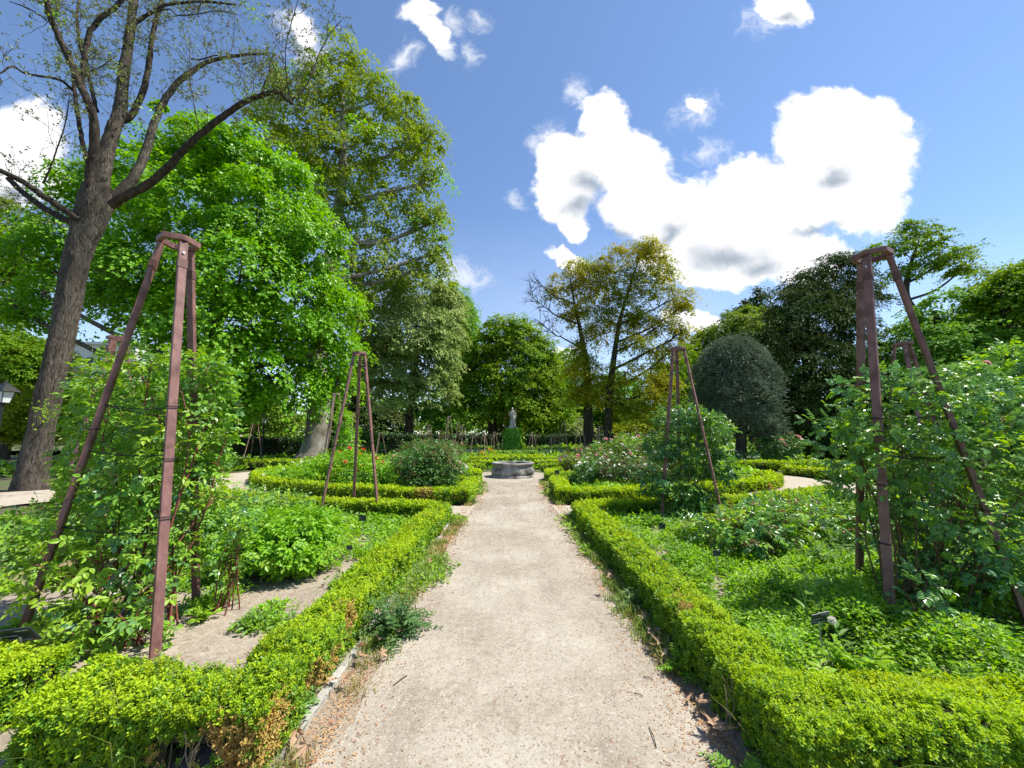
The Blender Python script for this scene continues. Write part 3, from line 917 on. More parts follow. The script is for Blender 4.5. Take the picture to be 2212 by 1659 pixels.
def place_obelisk(x, y, rz, label, h=OBH, wide=1.0, detail=True, z=0.0):
    src = ob0 if detail else ob_small
    key = 0 if detail else 1
    o = src if first[key] else copy_tree(src)
    first[key] = False
    o.location = (x, y, z)
    o.rotation_euler = (0, 0, rz)
    o.scale = (wide, wide, h / OBH)
    o['label'] = label
    return o


def toward(cx, cy, tx, ty):
    return math.atan2(ty - cy, tx - cx)


O1 = (-2.95, 3.17)
O2 = (3.42, 3.42)
ob1 = place_obelisk(*O1, toward(*O1, -2.44, 2.84), 'nearest left rose obelisk, its collar standing against the bright green tree')
ob2 = place_obelisk(*O2, toward(*O2, 2.88, 3.13), 'nearest right rose obelisk, its collar rising above the dark yew')
# black ties pinch the canes to the near legs


def ties(ob, leg_angles, fr):
    for k in range(3):
        a = k * 2 * math.pi / 3
        d = np.array([math.cos(a), math.sin(a), 0])
        A = d * .61; B = d * .118 + np.array([0, 0, OBH - .06])
        for q in fr[k]:
            c = A * (1 - q) + B * q
            s = np.array([-d[1], d[0], 0])
            loop = [c + s * x * .036 + d * y * .025 for x, y in ((-1, -1), (1, -1), (1, 1), (-1, 1), (-1, -1))]
            add_mesh('wire_tie', tube_parts([tube(np.array(loop), .005, 5)], 0), [M['wire']], ob)


ties(ob1, 0, [[.30, .43, .555], [.45, .3], [.5]])
ties(ob2, 0, [[.22, .36, .53], [.3, .5], [.4, .55]])


def rail(ob, k1, q1, k2, q2, sag=.02):
    p = []
    for k, q in ((k1, q1), (k2, q2)):
        a = k * 2 * math.pi / 3
        d = np.array([math.cos(a), math.sin(a), 0])
        p.append(d * .61 * (1 - q) + (d * .118 + np.array([0, 0, OBH])) * q)
    m = (p[0] + p[1]) / 2 - [0, 0, sag]
    add_mesh('tension_wire', tube_parts([tube(catmull([p[0], m, p[1]], 9), .004, 4)], 0), [M['wire']], ob)


for ob in (ob1, ob2):
    for q in (.26, .43, .54):
        rail(ob, 0, q, 1, q - .02); rail(ob, 1, q - .02, 2, q + .01); rail(ob, 2, q + .01, 0, q)

place_obelisk(-6.9, 6.5, 0.6, 'second left obelisk, half buried in the climbing rose behind the nearest one')
place_obelisk(7.25, 6.9, 2.0, 'second right obelisk, its collar showing between the legs of the nearest right one')
O3 = (-3.15, 7.72)
place_obelisk(*O3, R(228), 'bare obelisk in the near left bed before the curving hedge')
O4 = (3.25, 7.3)
ob4 = place_obelisk(*O4, toward(*O4, 3.75, 6.85), 'right obelisk wrapped in a dense green rose, before the olive tree')
far = [(726, 850, 15.3, .3, OBH, 'obelisk close behind the bare left one, a young climber on its side'),
       (763, 892, 26.5, .9, 3.2, 'obelisk seen between the legs of the bare left one'),
       (822, 934, 27.0, .2, 1.85, 'short obelisk at the right foot of the bare left one'),
       (552, 908, 24.6, .2, 2.6, 'dark obelisk in shade before the tall left hedge, beside the lantern'),
       (970, 899, 31.0, .52, 3.25, 'obelisk above the left rose bushes, tallest near the statue'),
       (990, 911, 35.2, .1, 2.95, 'obelisk with curved wires looped at its side'),
       (927, 917, 36.2, .8, 2.75, 'reddish obelisk under the pale lime tree'),
       (952, 929, 37.0, .3, 2.3, 'tiny obelisk tip over the terrace hedge, left'),
       (999, 918, 36.6, .6, 2.7, 'slim obelisk just right of the one with looped wires'),
       (1023, 940, 27.4, .2, 1.72, 'squat obelisk left of the pale one before the low wall'),
       (1046, 940, 25.2, .75, 1.72, 'pale lit obelisk standing alone left of the fountain'),
       (1068, 933, 29.5, .5, 2.0, 'obelisk immediately left of the ivy pedestal'),
       (1150, 933, 29.8, .5, 2.0, 'obelisk immediately right of the ivy pedestal'),
       (1192, 944, 31.0, .3, 1.62, 'squat obelisk before the low wall right of the pedestal'),
       (1218, 911, 31.5, .9, 2.9, 'obelisk above the pink roses, left of the dark twin trunks'),
       (1252, 902, 30.0, .4, 3.1, 'obelisk overlapping the left dark trunk of the golden tree'),
       (1268, 931, 36.4, .2, 2.2, 'small reddish obelisk at the foot of the dark trunk'),
       (1296, 920, 27.0, .1, 2.4, 'thin obelisk between the two trunks of the golden tree'),
       (1348, 933, 32.2, .7, 2.0, 'small obelisk right of the golden tree, left one of two'),
       (1374, 922, 30.5, .3, 2.4, 'taller obelisk right of the golden tree, before yellow shrubs'),
       (1667, 920, 20.5, 1.1, 2.35, 'obelisk among pink roses in front of the yew shade')]
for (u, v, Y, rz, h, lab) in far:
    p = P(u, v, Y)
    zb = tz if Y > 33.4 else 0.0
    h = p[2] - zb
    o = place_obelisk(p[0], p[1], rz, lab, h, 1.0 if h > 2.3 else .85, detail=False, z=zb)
    if 'looped wires' in lab:
        vf = []
        for k, r in ((0, .45), (1, .6)):
            a = np.linspace(0, math.pi, 14)
            vf.append(tube(np.c_[-.15 - r * .55 * np.sin(a), -.1 + .1 * k * np.sin(a), 3.0 - 1.5 * (1 - np.cos(a)) / 2 - .2 * k], .012, 4))
        add_mesh('looped_wire', tube_parts(vf, 0), [M['twig']], o)

# ------------------------------------------------------------------ roses and bushes


def lobe_pts(g, lobes, n, shell=.5, zmin=0.02):
    c = np.array([l[0] for l in lobes], float); r = np.array([np.broadcast_to(l[1], 3) for l in lobes], float)
    w = r.prod(1) ** (2 / 3); w = w / w.sum()
    k = g.choice(len(c), n, p=w)
    d = rand_dirs(g, n)
    q = shell + (1 - shell) * g.random(n) ** .5
    p = c[k] + d * r[k] * q[:, None]
    ok = p[:, 2] > zmin
    return p[ok], d[ok]


def compound(g, A, a, nm, L, k=5, wr=.62, fold=True):
    """pinnate leaves: k leaflets on each rachis"""
    n = len(A)
    a = nrmz(a); s = nrmz(np.cross(a, nm)); nm = np.cross(s, a)
    fr = {5: [.4, .4, .75, .75, .98], 7: [.3, .3, .55, .55, .8, .8, .98], 3: [.6, .6, .95]}[k]
    sg = [1, -1] * (k // 2) + [0]
    P_, X_, N_, L_ = [], [], [], []
    for f, sd_ in zip(fr, sg):
        P_.append(A + a * (L * f)[:, None])
        X_.append(a * (.45 if sd_ else 1.0) + s * sd_ * .95 + g.uniform(-.2, .2, (n, 3)) - np.array([0, 0, .12]))
        N_.append(nm + g.uniform(-.3, .3, (n, 3)))
        L_.append(L * (.52 if sd_ else .6) * g.uniform(.8, 1.15, n))
    P_, X_, N_, L_ = map(np.concatenate, (P_, X_, N_, L_))
    return (leaf_fold if fold else leaf_quads)(P_, X_, N_, L_, wr)


def arc(g, a, b, bow=.15, n=10, jit=.012):
    a, b = np.asarray(a, float), np.asarray(b, float)
    m = (a + b) / 2 + np.array([0, 0, 1]) * np.linalg.norm(b - a) * bow + g.uniform(-.08, .08, 3) * np.linalg.norm(b - a)
    p = catmull([a, m, b], n)
    return p + g.uniform(-jit, jit, p.shape) * np.linspace(.2, 1, n)[:, None]


petal_cache = {}


def bloom(color, size):
    key = (color, size)
    if key not in petal_cache:
        g = np.random.default_rng(len(petal_cache) + 3)
        pos, ax, nm, ln = [], [], [], []
        for ring, (cnt, tilt, r) in enumerate(((6, .25, .95), (6, .6, .85), (5, 1.0, .65), (4, 1.4, .45))):
            for k in range(cnt):
                t = (k + .5 * ring) / cnt * 6.283 + g.uniform(-.2, .2)
                o = np.array([math.cos(t), math.sin(t), 0])
                pos.append(o * size * .06 + [0, 0, ring * size * .05])
                ax.append(o * math.cos(tilt) + np.array([0, 0, math.sin(tilt)]))
                nm.append(-o * math.sin(tilt) + np.array([0, 0, math.cos(tilt)]))
                ln.append(size * .5 * r)
        V, F = leaf_fold(np.array(pos), np.array(ax), np.array(nm), np.array(ln), 1.0, .3)
        o = add_mesh('bloom', [(V, F, 0, False)], [M['petal_' + color]])
        petal_cache[key] = [o, False]
    o, used = petal_cache[key]
    petal_cache[key][1] = True
    return o.copy() if used else o


def add_blooms(root, base, pts, color, size, g):
    for p in pts:
        b = bloom(color, size)
        if b.name not in col.objects:
            col.objects.link(b)
        b.parent = root
        b.location = Vector([float(x) for x in (np.asarray(p) - base)])
        b.rotation_euler = (g.uniform(-.9, .6), g.uniform(-.7, .7), g.uniform(0, 6))
        q = g.uniform(.75, 1.2)
        b.scale = (q, q, q)


def rose(name, label, cat, base, lobes, n, L, mats, probs, group, seed, k=5, canes=20, cane_mat='stem', cane_r=.008, blooms=(), buds=0, droop=.25, fold=True, strays=0, shell=.45, bud_size=.018, outward=.8, origin=.25):
    g = np.random.default_rng(seed)
    base = np.asarray(base, float)
    root = thing(name, label, cat, base, group)
    p, d = lobe_pts(g, lobes, n, shell, base[2] + .03)
    n = len(p)
    vf = []
    extraA, extraX = [], []
    c = np.array([l[0] for l in lobes], float); r = np.array([np.broadcast_to(l[1], 3) for l in lobes], float)
    for i in range(canes):
        j = g.integers(len(c))
        e = c[j] + rand_dirs(g, 1)[0] * r[j] * g.uniform(.3, .95)
        e[2] = max(e[2], base[2] + .1)
        b0 = base + np.array([g.uniform(-origin, origin), g.uniform(-origin, origin), 0])
        a = arc(g, b0, e, .12, 10)
        vf.append(tube(a, np.linspace(cane_r, cane_r * .4, 10), 5))
        for _ in range(2):
            q = g.integers(4, 9)
            e2 = a[q] + nrmz(rand_dirs(g, 1)[0] + [0, 0, .6]) * r[j] * g.uniform(.4, .9)
            if e2[2] > base[2] + .05:
                vf.append(tube(arc(g, a[q], e2, .08, 6), np.linspace(cane_r * .5, cane_r * .25, 6), 4))
    for i in range(strays):
        j = g.integers(len(c))
        dd = rand_dirs(g, 1)[0]; dd[2] = abs(dd[2]) * .7 + .15
        s0 = c[j] + dd * r[j] * .5
        e = c[j] + dd * r[j] * g.uniform(1.3, 1.8)
        a = arc(g, s0, e, .1, 8)
        vf.append(tube(a, np.linspace(cane_r * .5, cane_r * .25, 8), 4))
        for q in range(2, 8):
            extraA.append(a[q]); extraX.append(nrmz(rand_dirs(g, 1)[0] + dd * .5))
    A = p; X = nrmz(d * [1, 1, .3] * outward + .8 * rand_dirs(g, n) - [0, 0, droop])
    if extraA:
        A = np.concatenate([A, extraA]); X = np.concatenate([X, np.array(extraX)])
    nm = nrmz(np.array([0, 0, 1.0]) + .35 * nrmz(A - c.mean(0)) + .5 * rand_dirs(g, len(A)))
    Ls = L * g.uniform(.7, 1.25, len(A))
    V, F = compound(g, A, X, nm, Ls, k, fold=fold) if k > 1 else (leaf_fold if fold else leaf_quads)(A, X, nm, Ls, .62)
    per_leaf = g.choice(len(mats), len(A), p=probs)
    patch = vnoise(A, 2.2 / max(.4, r.mean()), seed) > .55
    per_leaf = np.where(patch & (len(mats) > 1) & (g.random(len(A)) < .6), 1, per_leaf)
    if k > 1:
        mi = np.tile(per_leaf, k)
    else:
        mi = per_leaf
    if fold:
        mi = np.repeat(mi, 2)
    fol = [(V, F, mi, False)]
    if vf:
        add_mesh('canes', tube_parts(vf, 0), [M[cane_mat]], root, base)
    if buds:
        q, dq = lobe_pts(g, lobes, buds * 3, .92, base[2] + .3)
        up = dq[:, 2] > -.1
        q, dq = q[up][:buds], dq[up][:buds]
        bp, bx = [], []
        for i in range(len(q)):
            m_ = g.integers(4, 9)
            bp.append(q[i] + g.normal(0, bud_size * 2.2, (m_, 3)) + [0, 0, bud_size * 2]); bx.append(nrmz(g.normal(0, .5, (m_, 3)) + [0, 0, 1]))
        bp = np.concatenate(bp); bx = np.concatenate(bx)
        V1, F1 = leaf_quads(bp, bx, rand_dirs(g, len(bp)), bud_size * g.uniform(.7, 1.3, len(bp)), .75)
        V2, F2 = leaf_quads(bp - bx * bud_size * 3.0, bx, rand_dirs(g, len(bp)), bud_size * 3, .08)
        fol += [(V1, F1, len(mats), False), (V2, F2, len(mats), False)]
    add_mesh('foliage', fol, [M[m_] for m_ in list(mats) + ['bud']], root, base)
    for (color, cnt, size, *rest) in blooms:
        q, dq = lobe_pts(g, lobes, cnt * 8, .96, base[2] + .25)
        sel = (dq[:, 2] > -.05) & (dq[:, 1] < .3)
        add_blooms(root, base, (q + dq * .09)[sel][:cnt], color, size * 1.25, g)
    return root


def L3(u, v, Y, r):
    return (P(u, v, Y), r)


CG = 'climbing roses trained on the obelisks'
lob = [L3(295, 800, 3.45, (.40, .4, .16)), L3(400, 790, 3.4, (.34, .35, .14)), L3(440, 835, 3.5, (.22, .25, .2)), L3(225, 835, 3.6, (.2, .3, .18)), L3(262, 900, 3.5, (.36, .4, .28)), L3(390, 930, 3.4, (.38, .35, .3)), L3(455, 900, 3.5, (.22, .25, .25)),
       L3(215, 985, 3.5, (.24, .3, .26)), L3(320, 1040, 3.3, (.42, .4, .32)), L3(420, 1050, 3.5, (.24, .3, .3)), L3(180, 1110, 3.2, (.28, .35, .24)), L3(280, 1170, 3.2, (.36, .35, .28)),
       L3(385, 1190, 3.4, (.16, .25, .24)), L3(130, 1240, 3.0, (.24, .3, .2)), L3(245, 1310, 2.95, (.32, .3, .2)), L3(150, 1370, 2.9, (.26, .2, .12)), L3(310, 1370, 3.0, (.16, .2, .12)), L3(420, 980, 3.7, (.3, .3, .3))]
rose('climbing_rose', 'big leafy climbing rose swallowing the nearest left obelisk up to head height', 'climbing rose', (-2.95, 3.2, .0), lob, 2700, .085, ['rose_l', 'rose_r', 'bud'], [.83, .14, .03], CG, 11, k=5, canes=46, cane_r=.009,
     cane_mat='stem_red', buds=110, bud_size=.015, strays=14, outward=.6)
lob = [L3(1905, 850, 3.5, (.36, .4, .2)), L3(2030, 830, 3.4, (.4, .4, .2)), L3(2160, 880, 3.6, (.36, .4, .26)), L3(1860, 920, 3.4, (.28, .3, .24)), L3(1960, 960, 3.4, (.38, .4, .28)), L3(2090, 980, 3.4, (.4, .4, .3)), L3(2210, 1000, 3.5, (.34, .35, .3)),
       L3(1835, 985, 3.3, (.2, .25, .2)), L3(1890, 1050, 3.5, (.32, .35, .26)), L3(2030, 1090, 3.3, (.4, .35, .28)), L3(2170, 1120, 3.4, (.36, .4, .28)), L3(1960, 1170, 3.6, (.3, .35, .24)), L3(2090, 1210, 3.3, (.34, .3, .24)), L3(2200, 1250, 3.3, (.3, .3, .24)),
       L3(2000, 1290, 3.4, (.22, .25, .2)), L3(2280, 1080, 3.5, (.4, .4, .4))]
rose('climbing_rose', 'glossy climbing rose spreading through the nearest right obelisk to the frame edge', 'climbing rose', (3.45, 3.5, 0), lob, 2700, .078, ['rose_r', 'rose_l', 'rose_d'], [.66, .28, .06], CG, 12, k=7, canes=46, cane_r=.009, strays=22,
     buds=20, outward=.7)
lob = [L3(1470, 905, 7.5, (.5, .4, .26)), L3(1540, 925, 7.5, (.32, .35, .28)), L3(1425, 965, 7.4, (.28, .35, .28)), L3(1490, 985, 7.45, (.5, .35, .36)), L3(1555, 1010, 7.4, (.22, .3, .3)), L3(1470, 1060, 7.3, (.42, .35, .3)), L3(1530, 1085, 7.3, (.26, .3, .26)), L3(1470, 1125, 7.0, (.36, .3, .18)), L3(1410, 1040, 7.2, (.2, .3, .2))]
rose('climbing_rose', 'dense dark green rose filling the right obelisk in front of the olive tree', 'climbing rose', (3.3, 7.4, 0), lob, 2500, .11, ['rose_r', 'rose_d', 'rose_l'], [.6, .25, .15], CG, 13, k=5, canes=20, strays=12)
lob = [L3(255, 880, 6.6, (.5, .5, .5)), L3(280, 960, 6.7, (.6, .6, .5)), L3(245, 1040, 6.5, (.55, .6, .4)), L3(330, 1060, 6.8, (.6, .6, .4)), L3(180, 1100, 6.3, (.5, .5, .22))]
rose('climbing_rose', 'climbing rose on the second left obelisk, half hidden behind the nearest one', 'climbing rose', (-6.8, 6.6, 0), lob, 2300, .12, ['rose_l', 'rose_r'], [.8, .2], CG, 14, k=5, canes=12, buds=40, bud_size=.02)
lob = [L3(2120, 850, 6.9, (.8, .7, .5)), L3(2230, 800, 6.8, (.8, .7, .6)), L3(2230, 930, 6.5, (.9, .7, .6)), L3(2080, 960, 6.9, (.8, .6, .5)), L3(2000, 1000, 7.0, (.6, .6, .5)), L3(2150, 1040, 6.6, (.8, .6, .5))]
rose('climbing_rose', 'climbing rose on the second right obelisk at the right frame edge', 'climbing rose', (7.3, 6.9, 0), lob, 3200, .14, ['rose_r', 'rose_l'], [.6, .4], CG, 15, k=5, canes=12, blooms=[('pink', 8, .08)])
lob = [(P(742, 1000, 15.2), (.6, .5, .5)), (P(752, 950, 15.2), (.35, .35, .6)), (P(742, 905, 15.2), (.22, .25, .45))]
rose('climbing_rose', 'young climber with light leaves on the obelisk behind the bare left one', 'climbing rose', (P(742, 1030, 15.2)[0], 15.2, 0), lob, 700, .2, ['rose_b', 'rose_l'], [.7, .3], CG, 16, k=5, canes=8, fold=False)

# bushes: base on the ground, crown described by lobes in metres relative to the base
BG = 'rose bushes in the beds'


def bush(label, x, y, lobes, n, L, mats, probs, seed, k=1, blooms=(), buds=0, canes=10, fold=False, name='rose_bush', cat='rose bush', group=BG, cane_mat='stem', strays=0, shell=.4, z=0.0, cane_r=.007, droop=.2):
    lb = [((x + a, y + b, z + c), r) for (a, b, c, r) in lobes]
    return rose(name, label, cat, (x, y, z), lb, n, L, mats, probs, group, seed, k=k, canes=canes, blooms=blooms, buds=buds, fold=fold, strays=strays, shell=shell, cane_mat=cane_mat, cane_r=cane_r, bud_size=.02, droop=droop, origin=.12)


# rounded bush by the left hedge
bush('rounded bright green bush standing on bare soil by the left path hedge', -2.6, 4.55, [(0, 0, .34, (.48, .45, .25)), (-.25, .2, .42, (.38, .4, .22)), (.2, -.1, .28, (.34, .34, .18)), (-.35, -.05, .28, (.32, .32, .18)), (.12, .3, .42, (.38, .4, .22)), (.1, .1, .55, (.28, .3, .14))], 2400, .095, ['rose_b', 'rose_l'], [.85, .15], 21, k=5, canes=16, fold=True)
bush('sprawling light green bush behind the rounded one in the left bed', -3.7, 5.9, [(0, 0, .26, (.6, .5, .22)), (.55, .2, .24, (.5, .4, .2)), (-.6, .1, .26, (.5, .5, .2))], 1900, .09, ['rose_b', 'cover'], [.6, .4], 22, k=3, canes=10)
bush('thin stemmed shrub with upright shoots beside the nearest left obelisk', -2.55, 3.62, [(0, 0, .5, (.12, .15, .28)), (.03, .05, .8, (.1, .12, .22))], 120, .075, ['rose_r', 'rose_l'], [.5, .5], 23, k=5, canes=9, fold=True, cane_mat='stem_red')
bush('mixed leafy rose left of the rounded bush in the left bed', -4.35, 5.0, [(0, 0, .35, (.7, .6, .3)), (.6, .3, .3, (.5, .5, .25)), (-.6, .2, .3, (.6, .5, .25))], 1500, .12, ['rose_l', 'rose_r'], [.6, .4], 24, k=5, canes=10, buds=25, fold=True)
# second left bed
bush('dark green rose bush with reddish shoots left of the path before the fountain', -2.35, 11.1, [(0, 0, .55, (.85, .75, .4)), (.25, .1, .85, (.65, .6, .4)), (-.5, 0, .8, (.5, .5, .35)), (.1, 0, 1.15, (.5, .4, .25))], 2500, .14, ['rose_d', 'rose_bronze', 'rose_r'], [.62, .16, .22], 31, k=3, canes=18, blooms=[('pink', 4, .09)], strays=12)
bush('yellow green rose bush with coral red blooms in the second left bed', -4.35, 11.2, [(0, 0, .5, (.8, .7, .4)), (-.3, .2, .8, (.6, .5, .35)), (.5, -.1, .55, (.5, .5, .35))], 2000, .14, ['rose_b', 'rose_l'], [.7, .3], 32, k=3, canes=12, blooms=[('red', 16, .1)], strays=6)
bush('light green rose bush left of the coral red one', -5.7, 11.5, [(0, 0, .45, (.7, .6, .35)), (.3, .2, .75, (.6, .5, .3))], 1500, .14, ['rose_b', 'rose_l'], [.8, .2], 33, k=3, canes=10, blooms=[('white', 4, .07)], strays=5)
bush('small pale leaved rose bush near the rounded hedge tip, left', -7.1, 12.3, [(0, 0, .3, (.6, .5, .25)), (.3, .1, .5, (.4, .4, .2))], 800, .14, ['rose_l', 'rose_b'], [.6, .4], 34, k=3, canes=8, blooms=[('white', 5, .07)])
bush('mid green rose bush with white specks behind the coral red one', -3.5, 12.6, [(0, 0, .5, (.8, .6, .4)), (.3, 0, .8, (.6, .5, .3))], 1300, .15, ['rose_r', 'rose_d'], [.6, .4], 35, k=3, canes=10, blooms=[('white', 6, .07), ('pink', 4, .08)])
bush('bronze tinted rose thicket behind the dark bush, left of the fountain', -3.4, 15.8, [(0, 0, .7, (1.0, .7, .5)), (.7, 0, 1.0, (.7, .5, .4)), (-.6, 0, 1.0, (.6, .5, .4))], 1700, .16, ['rose_bronze', 'rose_d', 'rose_r'], [.4, .3, .3], 36, k=3, canes=14, blooms=[('pink', 8, .1)], strays=12)
bush('low white rose bush tucked beside the left of the fountain', -1.95, 13.2, [(0, 0, .38, (.4, .35, .25))], 420, .14, ['rose_r', 'rose_d'], [.7, .3], 37, k=3, canes=8, blooms=[('white', 22, .085)])
# second right bed
bush('tall rose bush with pink and white blooms right of the path before the fountain', 2.75, 12.4, [(0, 0, .6, (.75, .65, .45)), (.4, .2, 1.0, (.7, .6, .4)), (1.1, .2, 1.2, (.6, .5, .35)), (1.0, 0, .7, (.7, .6, .45))], 2900, .14, ['rose_l', 'rose_d', 'rose_bronze'], [.5, .36, .14], 41, k=3, canes=18, blooms=[('pink', 22, .1), ('white', 22, .09)], strays=10)
bush('brownish rose thicket dotted with white blooms in the second right bed', 3.5, 11.1, [(0, 0, .5, (.9, .6, .4)), (.8, 0, .6, (.7, .6, .45)), (-.5, .1, .7, (.5, .5, .35))], 2300, .13, ['rose_bronze', 'rose_r', 'rose_d'], [.42, .35, .23], 42, k=3, canes=22, blooms=[('white', 40, .09)], strays=16)
bush('green rose bush with large white blooms close to the fountain, right', 2.25, 11.6, [(0, 0, .4, (.42, .4, .3)), (.2, .1, .6, (.35, .35, .25))], 800, .14, ['rose_r', 'rose_d'], [.6, .4], 43, k=3, canes=10, blooms=[('white', 9, .12)])
bush('light leaved rose bush behind the dense green obelisk rose', 5.2, 11.4, [(0, 0, .45, (.8, .6, .4)), (.5, 0, .6, (.6, .5, .35))], 1400, .14, ['rose_b', 'rose_l'], [.5, .5], 44, k=3, canes=10, blooms=[('white', 8, .08), ('yellow', 3, .07)])
bush('low rose bush inside the rounded tip of the second right bed', 6.7, 12.4, [(0, 0, .28, (.7, .6, .24)), (-.4, .1, .32, (.6, .5, .22))], 800, .15, ['rose_l', 'rose_bronze'], [.7, .3], 45, k=3, canes=10, blooms=[('yellow', 4, .07), ('white', 4, .07)])
bush('lilac and pink rose bush just behind the fountain, right', 2.9, 16.9, [(0, 0, .5, (.8, .5, .4)), (.5, 0, .7, (.5, .4, .3))], 900, .17, ['rose_d', 'rose_bronze'], [.6, .4], 46, k=3, canes=10, blooms=[('lilac', 14, .11), ('pink', 8, .11)], strays=5)
bush('tall thicket of pink roses before the dark twin trunks', 5.9, 16.6, [(0, 0, .8, (1.3, .8, .6)), (.8, 0, 1.3, (.9, .7, .45)), (-.8, 0, 1.2, (.7, .6, .4))], 2400, .18, ['rose_l', 'rose_d', 'rose_bronze'], [.5, .3, .2], 47, k=3, canes=16, blooms=[('pink', 12, .11), ('white', 6, .1)], strays=8)
bush('pink rose bush in the dark shade below the yew', 13.9, 20.2, [(0, 0, .7, (1.0, .7, .6)), (.3, 0, 1.2, (.9, .6, .5)), (-.7, 0, 1.1, (.5, .5, .4))], 1300, .2, ['rose_d', 'rose_r'], [.7, .3], 48, k=3, canes=14, blooms=[('pink', 9, .16), ('white', 3, .13)], strays=6)
bush('white flowering rose bush at the foot of the olive tree', 11.6, 19.6, [(0, 0, .4, (.8, .6, .35))], 700, .2, ['rose_d', 'rose_r'], [.6, .4], 49, k=3, canes=8, blooms=[('white', 6, .14)])
# near right bed
bush('leafy rose bush in the right bed beyond the dark name plate', 3.0, 5.3, [(0, 0, .3, (.6, .5, .25)), (.5, .2, .35, (.5, .5, .25))], 900, .11, ['rose_r', 'rose_l', 'rose_bronze'], [.5, .35, .15], 51, k=5, canes=12, fold=True, strays=5)
bush('tangle of low roses between the two right obelisks', 4.9, 6.0, [(0, 0, .28, (.9, .6, .24)), (.9, .2, .32, (.7, .6, .26)), (-.7, .2, .28, (.6, .5, .22))], 1700, .12, ['rose_l', 'rose_r', 'rose_bronze'], [.5, .4, .1], 52, k=5, canes=14, fold=True, strays=8, blooms=[('white', 4, .05)])
bush('low rose bush spreading right of the dense obelisk rose', 5.4, 7.4, [(0, 0, .22, (.8, .5, .2)), (.8, .1, .25, (.6, .5, .2)), (-.6, -.2, .2, (.5, .5, .18))], 1200, .13, ['rose_l', 'rose_r'], [.6, .4], 53, k=5, canes=12, strays=6, blooms=[('yellow', 3, .06)])
bush('thin stray rose shoots in front of the nearest right obelisk', 3.0, 3.0, [(0, 0, .4, (.12, .15, .2)), (.14, .1, .3, (.13, .15, .15))], 50, .085, ['rose_r', 'rose_l'], [.7, .3], 54, k=7, canes=8, fold=True)
bush('rose bush on the side path corner at the right frame edge', 8.6, 8.2, [(0, 0, .4, (.9, .6, .35)), (.9, 0, .5, (.8, .6, .4))], 1500, .15, ['rose_l', 'rose_r'], [.6, .4], 55, k=3, canes=10)
bush('weedy low shrub at the far left of the near left bed', -5.9, 5.1, [(0, 0, .3, (.7, .6, .25)), (.7, .4, .3, (.6, .6, .25))], 1300, .13, ['rose_l', 'cover2'], [.6, .4], 56, k=5, canes=8)
bush('rose bush with pale bud heads right of the plane trunk shade', -4.85, 7.0, [(0, 0, .35, (.7, .5, .3)), (.6, .1, .3, (.5, .5, .25))], 1300, .12, ['rose_l', 'rose_r'], [.6, .4], 57, k=3, canes=10, buds=40)
# strap leaved clump before the pedestal
def strap_clump(label, x, y, z, n, L, seed, group, mat='strap', spread=.5):
    g = np.random.default_rng(seed)
    root = thing('strap_leaved_plant', label, 'plant', (x, y, z), group)
    vf_v, vf_f, o = [], [], 0
    for i in range(n):
        a = g.uniform(0, 6.283); d = np.array([math.cos(a), math.sin(a), 0]); s = np.array([-d[1], d[0], 0])
        b = np.array([x, y, z]) + g.uniform(-spread, spread, 3) * [1, .5, 0]
        l = L * g.uniform(.6, 1.1); w = .045 * L
        t = np.linspace(0, 1, 6)
        p = b + d * (t * l * .75)[:, None] + np.array([0, 0, 1]) * (l * (t * 1.1 - t * t * .85))[:, None]
        ww = w * np.sin(np.clip(t * .9 + .12, 0, 1) * math.pi)
        V = np.stack([p - s * ww[:, None], p + s * ww[:, None]], 1).reshape(-1, 3)
        k = np.arange(5)[:, None] * 2
        vf_v.append(V); vf_f.append(k + np.array([[0, 1, 3, 2]]) + o); o += 12
    add_mesh('leaves', [(np.concatenate(vf_v), np.concatenate(vf_f), 0, False)], [M[mat]], root, (x, y, z))
    return root


SG = 'strap leaved clumps before the low wall'
strap_clump('large strap leaved clump directly below the ivy pedestal', .45, 29.0, 0, 260, 1.5, 61, SG, spread=1.5)
strap_clump('dark strap leaved clump on the terrace left of the pedestal', -6.5, 34.6, tz, 120, 1.2, 62, SG, spread=1.0)
strap_clump('smaller strap leaved clump on the terrace right of the pedestal', 7.4, 34.6, tz, 90, 1.0, 63, SG, spread=1.2)
bush('yellow flowering tuft left of the large strap leaved clump', -1.75, 27.6, [(0, 0, .3, (.5, .4, .28))], 250, .16, ['cover', 'rose_b'], [.5, .5], 64, blooms=[('yellow', 16, .16)], canes=4, name='flower_tuft', cat='plant', group='low flowers before the wall')
bush('grey green mound on the terrace left of the pedestal', -3.2, 34.4, [(0, 0, .3, (1.0, .5, .4))], 500, .2, ['cover2', 'cover'], [.7, .3], 65, canes=0, name='low_shrub', cat='shrub', group='low shrubs on the terrace edge')
bush('grey green mound on the terrace right of the pedestal', 4.2, 34.4, [(0, 0, .3, (1.2, .5, .4))], 500, .2, ['cover2', 'cover'], [.7, .3], 66, canes=0, name='low_shrub', cat='shrub', group='low shrubs on the terrace edge')

